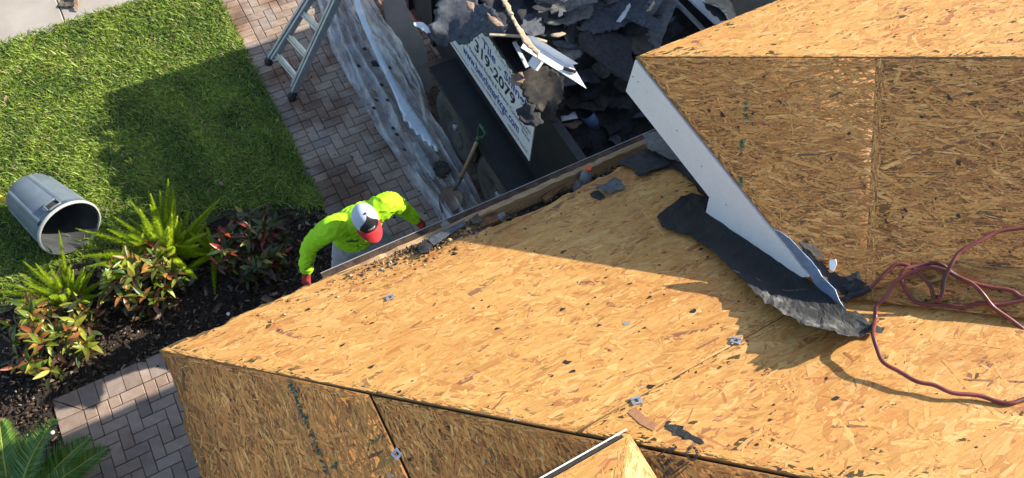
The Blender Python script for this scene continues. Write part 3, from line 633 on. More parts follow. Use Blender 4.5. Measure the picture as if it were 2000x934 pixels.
osb(P2, [(sgn * .006, .012)] + [e for e in e2] + [(e2[-1][0] + 1.2, 0.0), (e2[-1][0] + 1.2, SEAM2 - .006), h2(SEAM2 - .006)], 0.0, 21, rough=True, mat='strand_y', sd=.30, stain=stain2, extra=g2)
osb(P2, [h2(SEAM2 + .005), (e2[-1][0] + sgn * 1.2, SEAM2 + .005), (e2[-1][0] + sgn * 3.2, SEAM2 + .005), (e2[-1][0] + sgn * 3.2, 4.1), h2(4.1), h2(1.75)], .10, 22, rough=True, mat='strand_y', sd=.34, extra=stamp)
# upper roof
def hp3(v): return (v / SL, v)                                # P3 hip
s3 = 1 if P3.ex[0] > 0 else -1
hip3 = lambda v: (s3 * v / SL, v)
osb(P3, [(0, 0), (s3 * 4.2, 0), (s3 * 4.2, 2.3), hip3(2.3)], .10 * s3, 31, dens=.9, stain=patchy)
s4 = 1 if P4.ex[1] < 0 else -1
h4 = lambda v, d=.008: (s4 * (v / SL + d), v)
val4 = lambda t: (s4 * (1.511 + t), t * SL)                   # valley on P4
a4, b4 = P4.px(1711, 118), P4.px(1686, 640); hipang = math.atan2(SL, s4 * 1.0) if s4 > 0 else math.atan2(-SL, 1.0)
dv = (b4 - a4) / np.linalg.norm(b4 - a4); off4 = np.array([-dv[1], dv[0]]) * .0009 * s4
g4 = joinx(marks([((1459, 200), (1456, 235)), ((1452, 268), (1444, 305)), ((1447, 345), (1446, 362))], (.05, .14, .07), .005, 22, .014),)
t0 = 0.0
def on_line(a, b, va):                                        # point on a-b prolonged where v = va
    t = (va - a[1]) / (b[1] - a[1]); return a + (b - a) * t
# clip the joint to the hip above and to the valley below
def isect(p, d, q, e):
    A = np.array([[d[0], -e[0]], [d[1], -e[1]]]); t = np.linalg.solve(A, np.array(q) - np.array(p)); return np.array(p) + np.array(d) * t[0]
jh = isect(a4, dv, np.array(h4(0)), np.array(h4(1)) - np.array(h4(0))); jv = isect(a4, dv, np.array(val4(0)), np.array(val4(1)) - np.array(val4(0)))
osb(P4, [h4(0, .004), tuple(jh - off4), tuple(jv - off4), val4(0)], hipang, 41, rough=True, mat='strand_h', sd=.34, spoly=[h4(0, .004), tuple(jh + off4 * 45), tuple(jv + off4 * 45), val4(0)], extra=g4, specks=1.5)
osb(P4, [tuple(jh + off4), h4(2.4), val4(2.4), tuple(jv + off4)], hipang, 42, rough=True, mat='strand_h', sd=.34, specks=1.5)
# the little roof corner nearest the camera
sa = 1 if PA.ex[0] < 0 else -1
osb(PA, [(0, 0), (sa * 1.3, 0), (sa * 1.3, 1.3 * SL)], .3, 51, parent=house, dens=1.1)
sb = 1 if PB.ex[1] < 0 else -1
osb(PB, [(0, 0), (sb * 1.3, 0), (sb * 1.3, 1.3 * SL)], 1.2, 52, parent=house, pal=(PAL_L * np.array([1.12, 1.2, 1.35]), PROB_L), dens=1.1)  # sun-facing side: extra brightness put into the strand colours
# steel clips in the panel joints
def clip(pl, x, y, rot, name='sheathing_clip'):
    c = pl.px(x, y); mb = MB(); F_ = Matrix((( *pl.ex, 0), (*pl.ey, 0), (*pl.n, 0), (0, 0, 0, 1))).transposed(); F_.translation = Vector(pl.w(c[0], c[1], .004)); F_ = F_ @ Matrix.Rotation(rot, 4, 'Z')
    for lo, hi in (((-.020, -.018, 0), (-.008, .018, .003)), ((.008, -.018, 0), (.020, .018, .003)), ((-.020, -.018, .0031), (.020, -.008, .006)), ((-.016, .010, .0031), (.016, .018, .006))): mb.box(lo, hi, M=F_)
    return mb.build(name, M['alum'], house)
clip(P1, 1243, 785, .3); clip(P1, 1437, 667, .9); clip(P1, 762, 583, .2); clip(P2, 776, 887, .3)
# tar smear on the sunny deck
pts = [P1.hit(x, y, .003) for x, y in [(1300, 827), (1308, 820), (1322, 828), (1345, 845), (1358, 852), (1372, 858), (1376, 866), (1362, 864), (1340, 857), (1318, 848), (1303, 838)]]
sheet('tar_smear', pts, .003, M['felt'], .004, 30, .012, 3, .003, .01, parent=house)
# brown bare patch by the clip
pts = [P1.hit(x, y, .0035) for x, y in [(1226, 806), (1240, 795), (1262, 815), (1284, 828), (1276, 842), (1250, 828)]]
M['veneer'] = mnoise('reddish_strand', [(.3, (.30, .135, .06)), (.7, (.42, .20, .09))], 20, .7, .2, stretch=((1, 4, 1), (0, 0, .6)))
sheet('loose_strand', pts, .001, M['veneer'], parent=house, res=.05)

# walls, soffits and fascia
def wallbox(lo, hi): mb = MB(); mb.box(lo, hi); return mb.build('wall', M['stucco'], house)
wallbox((-.22, -4.5, -.05), (2.35, 1.40, 2.49)); wallbox((2.36, -4.5, -.05), (7.4, 1.40, 3.19))
mb = MB(); mb.box((-.66, -4.5, 2.493), (2.3, 1.80, 2.503)); mb.build('soffit', M['sh_black'], house)  # black so that the shade of the eave cavity sits in the colour
mb = MB(); mb.box((2.05, .9, 3.06), (7.4, 1.89, 3.07)); mb.build('soffit', M['white'], house)
# made-up wing out of view, added to shade the lawn, driveway and heap
wallbox((5.08, 1.41, -.05), (8.6, 4.8, 3.2))
WX, WY = 4.63, 5.20; zr = 3.338 + S_ * 2.2
wv = [(WX, 1.0, 3.338), (WX, WY, 3.338), (WX + 2.2, WY - 2.2, zr), (WX + 2.2, 1.0, zr), (WX + 4.4, 1.0, 3.338), (WX + 4.4, WY, 3.338)]
mesh('added_wing_roof', wv + [(x, y, z - .02) for x, y, z in wv], [(0, 1, 2, 3), (3, 2, 5, 4), (1, 5, 2), (6, 9, 8, 7), (9, 10, 11, 8), (7, 8, 11), (0, 6, 7, 1), (1, 7, 11, 5), (4, 5, 11, 10)], M['core'], house)
mb = MB(); mb.box((WX + .002, 1.95, 3.10), (WX + .024, WY - .01, 3.317)); mb.build('fascia_board', M['white'], house)
# sub fascia (bare 2x6) along the rotten eave, in lengths with a weathered top
xe0, xe1 = at(640, 540, 2.6)[0], 2.36
mb = MB(); n_ = 60; r_ = random.Random(4)
for i in range(n_ + 1):
    x = xe0 + (xe1 - xe0) * i / n_; zt = 2.600 + r_.gauss(0, .004); ins_ = r_.uniform(0, .008)
    mb.v += [(x, 1.868, 2.47), (x, 1.868, zt), (x, 1.836 + ins_, zt - .002), (x, 1.832, 2.47)]
for i in range(n_):
    for k in range(4): mb.f.append((i * 4 + k, i * 4 + (k + 1) % 4, (i + 1) * 4 + (k + 1) % 4, (i + 1) * 4 + k)); mb.m.append(0)
mb.build('sub_fascia', M['lumber'], house)
mb = MB(); mb.box((CO[0] + .02, 1.842, 2.46), (xe0 - .002, 1.868, 2.575)); mb.box((CO[0] + .02, -4.4, 2.46), (CO[0] + .046, 1.838, 2.575)); mb.build('sub_fascia', M['rot'], house)
# brown metal drip strip with its pale outer lip
xd0 = at(626, 534, 2.59)[0]
yA, yB = 1.915, 1.908; dz_ = 2.583
mb = MB(); mb.add([(xd0, 1.870, dz_ + .012), (xd0, yA, dz_), (2.33, yB, dz_), (2.33, 1.870, dz_ + .012), (xd0, 1.870, dz_ + .009), (xd0, yA, dz_ - .003), (2.33, yB, dz_ - .003), (2.33, 1.870, dz_ + .009)], [(0, 1, 2, 3), (7, 6, 5, 4), (0, 4, 5, 1), (1, 5, 6, 2), (2, 6, 7, 3)])
mb.box((xd0 + .003, 1.869, 2.44), (2.32, 1.875, 2.59)); d_ = mb.build('drip_edge', M['drip'], house)
mb = MB(); mb.bar((xd0, yA + .002, dz_ + .001), (2.33, yB + .002, dz_ + .001), .003, .004); mb.build('pale_lip', M['canlip'], d_)
# upper fascia: white board on the plane x = 2.0, running into the lower roof
fx = 2.0025
def yz(px_, py_): p = at_x(px_, py_, fx); return (p[1], p[2])
def p1z(y): return 2.6 + S_ * (1.873 - y)
zt = 3.356 - .020
fpoly = [(1.925, zt), (1.925, 3.092), (1.162, 3.10), (1.135, p1z(1.135) + .012), (.80, p1z(.80) + .02), (.56, p1z(.56) + .02), (.535, zt)]
V = [(fx - .0, y, z) for y, z in fpoly] + [(fx + .022, y, z) for y, z in fpoly]; n_ = len(fpoly)
mesh('fascia_board', V, [tuple(range(n_))[::-1], tuple(range(n_, 2 * n_))] + [(i, (i + 1) % n_, n_ + (i + 1) % n_, n_ + i) for i in range(n_)], M['white'], house)
mb = MB(); mb.box((fx + .024, 1.903, 3.095), (7.4, 1.925, zt)); mb.build('fascia_board', M['white'], house)
mb = MB(); mb.box((fx + .10, .3, 2.7), (fx + .35, 1.3, 3.05)); mb.build('shade_return', M['felt'], house)  # black box painting the shade in the gap under the overhang
for px_, py_ in [(1246, 160), (1370, 325), (1322, 255), (1418, 400), (1236, 150), (1500, 500), (1445, 470)]:
    p = at_x(px_, py_, fx - .001); mb = MB(); mb.lathe([(0, -.003), (.004, -.0025), (.004, .001)], p, (-1, 0, 0), 8); mb.build('nail_head', M['black'], house)
# small near corner: white drip edge, and a fascia blackened to paint the gap's shade
mb = MB(); a = AP + np.array([.02, .022, .006]); b = AP + np.array([-1.3, .022, .006])
mb.box((b[0], a[1] - .004, a[2] - .012), (a[0] - .02, a[1] + .001, a[2] - .004)); mb.build('drip_edge', M['white'], house)
mb = MB(); mb.box((b[0], AP[1] - .03, AP[2] - .22), (AP[0] - .02, AP[1] + .016, AP[2] - .022)); mb.box((AP[0] - .03, AP[1] - 1.3, AP[2] - .22), (AP[0] - .004, AP[1] - .032, AP[2] - .018)); mb.build('fascia_board', M['felt'], house)

# ------------------------------------------------------------------ things lying on the roof
def thing(o, label, cat, group=None): return tag(o, label, cat, group)
# torn black underlayment left along the white fascia, its outer edge curled up
def flap():
    outer = [(1283, 418, .012), (1290, 440, .015), (1318, 450, .02), (1350, 462, .03), (1385, 482, .04), (1420, 515, .05), (1455, 552, .055), (1490, 585, .06), (1525, 610, .075), (1560, 628, .09), (1600, 643, .11), (1640, 652, .125), (1675, 657, .12), (1703, 652, .08)]
    inner = [(1330, 385, .012), (1352, 376, .012), (1385, 385, .015), (1408, 408, .02), (1440, 436, .02), (1472, 462, .02), (1500, 486, .02), (1528, 508, .02), (1555, 528, .02), (1585, 550, .03), (1612, 572, .03), (1640, 598, .03), (1668, 622, .03), (1700, 636, .04)]
    def rs_(L, n): L = np.array(L, float); t = np.linspace(0, len(L) - 1, n); return np.stack([np.interp(t, range(len(L)), L[:, k]) for k in range(3)], 1)
    outer = rs_(outer, 70); inner = rs_(inner, 70); rr_ = random.Random(8); jag = 0
    for k in range(70): jag = jag * .75 + rr_.gauss(0, 1.5); outer[k, 1] += jag + (5 if rr_.random() < .06 else 0); outer[k, 0] += rr_.gauss(0, .6); outer[k, 2] *= 1 + rr_.gauss(0, .06)
    V = []; K = 13; r = random.Random(2)
    for (a, b) in zip(inner, outer):
        A = P1.hit(a[0], a[1], a[2]); B = P1.hit(b[0], b[1], b[2])
        for k in range(K):
            t = k / (K - 1); p = A + (B - A) * t - P1.n * math.sin(math.pi * t) * (b[2] * .28)
            p = p + P1.n * (noise.fractal(Vector((p[0] * 14, p[1] * 14, 1)), 1, 2, 3) * .007) + (P1.ex * r.gauss(0, .003) + P1.ey * r.gauss(0, .003)) * (1 if k == K - 1 else .2)
            V.append(p)
    n = len(outer); F = [(i * K + k, (i + 1) * K + k, (i + 1) * K + k + 1, i * K + k + 1) for i in range(n - 1) for k in range(K - 1)]
    nv = len(V); V2 = V + [p - P1.n * .003 for p in V]; F2 = F + [tuple(nv + i for i in f[::-1]) for f in F]
    for i in range(n - 1):
        for k in (0, K - 1): F2.append((i * K + k, (i + 1) * K + k, nv + (i + 1) * K + k, nv + i * K + k))
    for k in range(K - 1):
        for i in (0, n - 1): F2.append((i * K + k, i * K + k + 1, nv + i * K + k + 1, nv + i * K + k))
    mi = []
    for i in range(n - 1):
        for k in range(K - 1): mi.append(1 if (i >= 36 and k >= 4 + 5 * max(0, (52 - i)) / 16) or i >= 60 else 0)
    mi = mi + mi + [0] * (len(F2) - 2 * len(mi))
    o = mesh('underlayment_flap', V2, F2, [M['felt'], M['feltgrey']], midx=mi)
    thing(o, 'torn black underlayment curled up along the foot of the white fascia', 'roofing felt')
flap()
def roofsheet(name, pl, pts, mat, label, cat, h=.012, thick=.003, amp=.01, sc=12, rag=.004, seed=1, res=.03, group=None, tilt=None):
    P = [pl.hit(p[0], p[1], h if len(p) < 3 else p[2]) for p in pts]
    o = sheet(name, P, thick, mat, amp, sc, res, seed, rag, .02); return thing(o, label, cat, group)
roofsheet('felt_scrap', P1, [(1205, 312), (1235, 300), (1262, 290), (1290, 300), (1308, 318), (1300, 325), (1268, 335), (1245, 343), (1238, 330), (1215, 322)], M['sh_black'], 'flat black felt scrap at the eave under the white fascia corner', 'roofing felt', .02, seed=3)
roofsheet('shingle_scrap', P1, [(1255, 262), (1280, 258), (1300, 275), (1318, 300), (1330, 318), (1312, 312), (1290, 302), (1266, 290)], M['sh_grey'], 'grey gritty shingle strip hanging at the eave behind the white fascia', 'shingle', .05, seed=4)
roofsheet('felt_scrap', P1, [(1255, 330), (1285, 318), (1318, 315), (1345, 330), (1375, 360), (1392, 385), (1370, 376), (1340, 345), (1310, 326), (1280, 332), (1262, 342)], M['felt'], 'ragged strip of black felt running under the white fascia', 'roofing felt', .015, seed=5)
roofsheet('metal_scrap', P1, [(1152, 372, .03), (1165, 364, .045), (1182, 358, .03), (1200, 345, .04), (1212, 350, .03), (1222, 368, .015), (1205, 372, .01), (1190, 380, .012), (1175, 370, .03), (1160, 370, .035)], M['sh_grey'], 'crumpled pale grey scrap lying beside the bottle at the eave', 'metal scrap', seed=6, rag=.002, amp=.006)
roofsheet('shingle_scrap', P1, [(1152, 378), (1168, 372), (1182, 384), (1172, 390), (1158, 386)], M['felt'], 'small dark shingle bit under the crumpled grey scrap', 'shingle', .008, seed=7)
roofsheet('shingle_strip', P1, [(836, 468, .02), (850, 458, .025), (905, 430, .02), (911, 437, .02), (880, 456, .02), (846, 478, .02)], M['sh_blue'], 'slate grey shingle strip lying on the rotten eave above the worker', 'shingle', seed=8, amp=.003, rag=.001, thick=.006)
roofsheet('shingle_scrap', P1, [(815, 482), (828, 472), (842, 478), (838, 494), (822, 496)], M['sh_black'], 'black shingle lump at the lower end of the slate grey strip', 'shingle', .03, seed=9, amp=.02, thick=.012)
roofsheet('shingle_scrap', P1, [(915, 430), (932, 418), (945, 428), (925, 440)], M['sh_brown'], 'brown shingle lump at the upper end of the slate grey strip', 'shingle', .02, seed=10, amp=.02, thick=.01)
roofsheet('white_chip', P1, [(860, 438), (872, 430), (882, 438), (866, 446)], M['sh_grey'], 'pale grey chip sticking out beside the slate grey strip', 'debris chip', .03, seed=13)
roofsheet('mortar_chunk', P1, [(972, 420), (984, 414), (988, 422), (976, 428)], M['sh_grey'], 'small grey chunk in the gap of the rotten eave', 'debris chip', .02, seed=14, thick=.02, res=.015)
# crumbs along the rotten eave: uncountable
def crumbs():
    n = 3400; t = rng.random(n); x = -.2 + t * 2.3; yy = 1.83 - np.abs(rng.normal(0, .07, n)); k = rng.random(n) < np.clip(.03 + .95 * np.exp(-((x - .75) / .33) ** 2) + .3 * (x > 1.2), 0, 1)
    x, yy = x[k], yy[k]; n = len(x); hole = (x > 1.05) & (yy > 1.62); z = np.where(hole, 2.51, 2.6 + S_ * (1.873 - yy) + .002)
    r_ = rng.lognormal(math.log(.0042), .55, n); V = np.zeros((n, 6, 3)); D = np.array([[1, 0, 0], [-1, .2, 0], [0, 1, 0], [.1, -1, 0], [0, 0, 1], [0, 0, -.6]])
    for i in range(6): V[:, i] = np.stack([x, yy, z], 1) + D[i] * (r_ * rng.uniform(.6, 1.3, n))[:, None]
    F = np.array([[0, 2, 4, 2, 1, 4, 1, 3, 4, 3, 0, 4, 2, 0, 5, 1, 2, 5, 3, 1, 5, 0, 3, 5]]); b = np.arange(n)[:, None] * 6
    pal = np.array([[.03, .025, .022], [.12, .07, .04], [.34, .20, .09], [.5, .34, .18], [.45, .44, .42]]); c = pal[rng.choice(5, n, p=[.20, .36, .28, .12, .04])]
    o = npmesh('eave_crumbs', V.reshape(-1, 3), np.full(n * 8, 3), (b + F).ravel(), M['chip'], cols=np.repeat(c, 6, 0)); tag(o, 'crumbs of rotten wood and shingle grit along the eave', 'debris', kind='stuff')
crumbs()
# rotten rafter tail left in the gap
A = at(1062, 392, 2.53); B = at(1098, 362, 2.53); mb = MB(); mb.bar(A, B, .035, .03); mb.build('rotten_block', M['rot'], house)
A = at(935, 440, 2.56); B = at(975, 424, 2.56); mb = MB(); mb.bar(A, B, .05, .03); mb.build('rotten_block', M['rot'], house)
# drinks bottle with an orange cap standing in the eave gap
c = at(1140, 362, 2.52); bt = empty('drink_bottle', c); thing(bt, 'clear drink bottle with an orange cap standing in the eave gap', 'bottle')
m_, t_, b_ = nm('bottle_plastic'); b_.inputs['Base Color'].default_value = (.45, .5, .56, 1); b_.inputs['Roughness'].default_value = .15; b_.inputs['Transmission Weight'].default_value = .6; M['bottle'] = m_
mb = MB(); mb.lathe([(0, 0), (.032, .002), (.034, .02), (.034, .10), (.03, .13), (.017, .155), (.016, .165), (0, .166)], (0, 0, 0), (0, 0, 1), 20); mb.build('bottle_body', M['bottle'], bt, True)
mb = MB(); mb.lathe([(.0, .186), (.018, .186), (.0195, .183), (.0195, .164), (.0, .164)], (0, 0, 0), (0, 0, 1), 20); mb.build('cap', M['orange'], bt)
o = sheet('paper_cup', [at(1118, 372, 2.55), at(1126, 350, 2.62), at(1134, 360, 2.62), at(1130, 380, 2.55)], .002, M['sh_grey'], .004, 12, .02, 4); thing(o, 'crushed pale grey scrap leaning beside the orange capped bottle', 'debris chip')
# step flashing on the upper deck, metal tinted with sky reflection
fl = [(1512, 446, .05), (1528, 452, .055), (1555, 478, .06), (1582, 508, .06), (1606, 540, .06), (1630, 566, .055), (1640, 588, .05), (1657, 612, .02), (1648, 620, .006), (1622, 590, .006), (1594, 556, .006), (1560, 508, .006), (1530, 468, .006)]
o = sheet('step_flashing', [P4.hit(*p) for p in fl], .002, M['flashsky'], .008, 9, .03, 5, .002, .03); thing(o, 'bent bluish metal flashing beside the tip of the white fascia', 'flashing')
roofsheet('felt_scrap', P4, [(1560, 478), (1580, 472), (1592, 480), (1590, 492), (1605, 510), (1622, 530), (1640, 540), (1668, 538), (1690, 556), (1672, 570), (1645, 572), (1625, 560), (1605, 535), (1580, 505)], M['felt'], 'ragged black felt strip beside the bluish flashing on the upper deck', 'roofing felt', .010, seed=21, rag=.008)
roofsheet('metal_clip', P4, [(1620, 508, .03), (1632, 506, .04), (1634, 516, .04), (1628, 530, .02), (1620, 526, .012)], M['white'], 'small bent white metal tab on the ragged black felt', 'metal scrap', seed=22, amp=0, rag=0)
roofsheet('shingle_scrap', P4, [(1648, 560), (1670, 545), (1692, 555), (1686, 566), (1662, 575)], M['feltgrey'], 'gritty grey shingle corner at the tail of the bluish flashing', 'shingle', .014, seed=23)
roofsheet('wood_chip', P4, [(1560, 470), (1572, 472), (1600, 492), (1610, 508), (1598, 508)], M['paper'], 'brown splinter lying along the top of the ragged black felt', 'wood scrap', .016, seed=24, amp=.002)
roofsheet('shingle_scrap', P1, [(1640, 618), (1668, 610), (1700, 630), (1732, 640), (1722, 650), (1690, 650), (1655, 640)], M['feltgrey'], 'gritty scrap at the end of the valley where the felt stops', 'shingle', .03, seed=25)
mb = MB(); mb.tube([P4.hit(1648, 588, .03), P4.hit(1660, 578, .025), P4.hit(1682, 572, .03), P4.hit(1700, 562, .04)], .014, 8); o = mb.build('hose_coupling', M['black']); thing(o, 'black coupling at the left end of the red hose', 'coupling')
# red brown air hose in loose loops
def smooth_path(pts, n=8):
    P = [np.array(p, float) for p in pts]; out = []
    for i in range(len(P) - 1):
        p0 = P[max(i - 1, 0)]; p1 = P[i]; p2 = P[i + 1]; p3 = P[min(i + 2, len(P) - 1)]
        for k in range(n):
            t = k / n; out.append(.5 * ((2 * p1) + (-p0 + p2) * t + (2 * p0 - 5 * p1 + 4 * p2 - p3) * t * t + (-p0 + 3 * p1 - 3 * p2 + p3) * t ** 3))
    out.append(P[-1]); return out
z7 = lambda x, y: (1500 + x / 2, 400 + y / 2)
h1 = [(380, 340, .03), (400, 325, .035), (470, 255, .05), (510, 232, .05), (560, 245, .05), (600, 275, .04), (635, 320, .03), (645, 355, .025), (660, 376, .03), (680, 350, .05), (688, 290, .09), (712, 240, .11), (750, 185, .10), (830, 140, .08), (900, 105, .06), (1000, 90, .05), (1090, 70, .05)]
h2_ = [(1220, 150, .04), (1240, 300, .03), (1120, 375, .02), (1000, 362, .015), (950, 335, .015), (860, 320, .02), (770, 295, .03), (720, 265, .03), (680, 235, .04), (640, 228, .04), (580, 240, .05), (530, 255, .07), (520, 290, .05), (550, 350, .02), (590, 385, .015), (680, 392, .015), (760, 400, .015), (830, 385, .03), (900, 390, .02), (970, 378, .015), (1060, 360, .015)]
h3 = [(1230, 400, .02), (1220, 560, .02), (1080, 560, .015), (1000, 490, .015), (950, 450, .02), (880, 400, .03), (840, 350, .05), (800, 310, .04), (740, 280, .045), (690, 255, .06), (620, 245, .055), (560, 265, .06), (500, 300, .07), (460, 360, .07), (422, 400, .07), (420, 450, .08)]
h4_ = [(410, 500, .10), (425, 560, .09), (450, 615, .075), (510, 650, .06), (580, 690, .05), (650, 705, .045), (720, 735, .035), (820, 745, .025), (900, 770, .014), (950, 775, .014), (1000, 760, .014), (1120, 720, .014)]
H_ = [P4.hit(*z7(x, y), max(.010, h * .62)) for x, y, h in h1 + h2_ + h3] + [P1.hit(*z7(x, y), max(.010, h * .75)) for x, y, h in h4_]
mb = MB(); mb.tube(smooth_path(H_, 8), .0082, 10); o = mb.build('air_hose', M['hose'], None, True); thing(o, 'red brown air hose looped loosely over the roof valley', 'hose')

# ------------------------------------------------------------------ the dump trailer
TX0, TX1, TY0, TY1, TZ = 2.20, 4.10, 2.15, 5.45, 1.74
tr = empty('dump_trailer', (3.1, 4.0, 0)); thing(tr, 'black dump trailer with a white sign on its side heaped with roofing debris', 'trailer')
def tp(mb, name, mat, smooth=False, par=None):
    o = mb.build(name, mat, None, smooth); o.parent = par or tr
    if (par or tr) is tr: o.matrix_parent_inverse = Matrix.Translation((-3.1, -4.0, 0))
    return o
mb = MB(); mb.box((TX0, TY0, .62), (TX1, TY1, .70)); tp(mb, 'floor', M['black'])
for nm_, lo, hi in [('side_wall', (TX0, TY0, .701), (TX0 + .04, TY1, TZ)), ('side_wall', (TX1 - .04, TY0, .701), (TX1, TY1, TZ)), ('front_wall', (TX0 + .041, TY1 - .04, .701), (TX1 - .041, TY1, TZ)), ('tailgate', (TX0 + .041, TY0, .701), (TX1 - .041, TY0 + .04, TZ - .1))]:
    mb = MB(); mb.box(lo, hi, bev=.006); tp(mb, nm_, M['black'])
for x_ in (TX0 + .01, TX1 - .01): mb = MB(); mb.bar((x_, TY0, TZ + .022), (x_, TY1, TZ + .022), .07, .04); tp(mb, 'top_rail', M['black'])
for y in (2.3, 4.75, 5.3):
    mb = MB(); mb.box((TX0 - .045, y, .64), (TX0 - .001, y + .06, TZ)); tp(mb, 'stake_post', M['black'])
mb = MB(); mb.box((TX0 + .05, TY0 - .05, .45), (TX0 + .13, TY1 + .3, .615)); mb.box((TX1 - .13, TY0 - .05, .45), (TX1 - .05, TY1 + .3, .615)); mb.bar((TX0 + .1, TY1 + .3, .52), (3.15, TY1 + 1.4, .52), .08, .12); mb.bar((TX1 - .1, TY1 + .3, .52), (3.15, TY1 + 1.4, .52), .08, .12); tp(mb, 'chassis', M['black'])
mb = MB(); mb.box((TX0 - .012, 5.0, .56), (TX0 - .002, 5.4, .60)); o = tp(mb, 'reflector', M['glove'])
# fender with sloping ends
mb = MB(); fy = [4.72, 4.36, 2.62, 2.30]; fz = [.50, .86, .86, .50]
for k in range(3): mb.add([(1.93, fy[k], fz[k]), (TX0 - .002, fy[k], fz[k]), (TX0 - .002, fy[k + 1], fz[k + 1]), (1.93, fy[k + 1], fz[k + 1]), (1.93, fy[k], fz[k] - .005), (TX0 - .002, fy[k], fz[k] - .005), (TX0 - .002, fy[k + 1], fz[k + 1] - .005), (1.93, fy[k + 1], fz[k + 1] - .005)], [(0, 1, 2, 3), (7, 6, 5, 4), (0, 3, 7, 4), (1, 5, 6, 2)])
mb.bar((1.932, 4.36, .835), (1.932, 2.62, .835), .006, .05); tp(mb, 'fender', M['black'])
for y in (3.96, 3.10):
    mb = MB(); mb.lathe([(.20, .04), (.215, .015), (.30, .0), (.345, .012), (.372, .045), (.380, .09), (.380, .13), (.372, .175), (.345, .208), (.30, .22), (.20, .2)], (1.955, y, .38), (1, 0, 0), 40)
    for k in range(40):
        a = 2 * math.pi * k / 40
        for w0, w1 in ((.05, .10), (.12, .17)):
            c_, s_ = math.cos(a + w0), math.sin(a + w0); d_, e_ = math.cos(a + w0 + .09), math.sin(a + w0 + .09)
            mb.add([(1.955 + q, y + r_ * cc, .38 + r_ * ss) for q in (w0, w1) for (cc, ss) in ((c_, s_), (d_, e_)) for r_ in (.379, .388)], [(0, 1, 3, 2), (4, 6, 7, 5), (1, 5, 7, 3), (0, 4, 5, 1), (2, 3, 7, 6)])
    wh = tp(mb, 'wheel', M['tyre'], True)
    mb = MB(); mb.lathe([(.0, .075), (.045, .075), (.05, .05), (.075, .05), (.10, .075), (.15, .07), (.175, .03), (.20, .03), (.212, .008), (.214, .03), (.2, .05)], (1.955, y, .38), (1, 0, 0), 32)
    rm = mb.build('rim', M['rim'], None, True); rm.parent = wh
    mb = MB(); mb.lathe([(0, .0), (.03, .002), (.036, .02), (.036, .08)], (1.975, y, .38), (1, 0, 0), 16)
    for k in range(6): a = k * 1.047; mb.lathe([(0, .0), (.009, .0), (.009, .03)], (2.0, y + .062 * math.cos(a), .38 + .062 * math.sin(a)), (1, 0, 0), 6)
    hb = mb.build('hub', M['alum'], None); hb.parent = rm
# sign with its lettering
SX = TX0 - .012
sg = MB(); sg.box((SX, 2.95, .985), (TX0 - .002, 4.52, 1.735)); sign = tp(sg, 'sign', M['signwhite'])
FONT = {}
def sign_text(body, y0, z0, height, mat, y1=None, bold=0.0, font=None):
    cu = bpy.data.curves.new('lettering', 'FONT'); cu.body = body; cu.size = 1.0; cu.extrude = 0.0; cu.offset = bold; cu.resolution_u = 3
    tmp = bpy.data.objects.new('lettering', cu); COL.objects.link(tmp); dg = bpy.context.evaluated_depsgraph_get(); me = bpy.data.meshes.new_from_object(tmp.evaluated_get(dg)); bpy.data.objects.remove(tmp)
    vs = np.array([v.co for v in me.vertices]); wdt = vs[:, 0].max() - vs[:, 0].min(); sx = (y0 - y1) / wdt if y1 is not None else height / .7; sz = height / .7
    for v in me.vertices: v.co = Vector((SX - .0016, y0 - (v.co.x - vs[:, 0].min()) * sx, z0 + v.co.y * sz))
    me.materials.append(mat); o = bpy.data.objects.new('lettering', me); COL.objects.link(o); o.parent = sign; return o
bpy.context.view_layer.update()
sign_text('ROOFING', 3.66, 1.70, .09, M['tblack'], 3.04, .012)
sign_text('CONTRACTOR', 3.62, 1.645, .045, M['tgrey'], 3.08)
sign_text('Metal - Tile - Shingle', 4.33, 1.525, .095, M['tblue'], 3.02, .018)
sign_text('(239) 319-2079', 4.42, 1.365, .125, M['tblack'], 3.26, .022)
sign_text('Commercial & Residential Roofing & General Construction', 4.42, 1.265, .048, M['tblack'], 3.02, .006)
sign_text('www.benchmarkcgc.com', 4.18, 1.125, .105, M['tblue'], 3.16, .022)
sign_text('Services', 3.12, 1.215, .04, M['tblack'], 2.985, .008)
sign_text('Text', 3.10, 1.315, .045, M['tblack'], 2.985, .008)
sign_text('State Licensed CCC 1331080 / CGC 1518861', 4.02, 1.055, .032, M['tblack'], 3.42, .004)
sign_text('Licensed & Insured', 3.32, 1.045, .034, M['tblack'], 3.0, .004)
sign_text('Residential & Commercial', 4.44, 1.025, .026, M['tblack'], 4.08, .004)

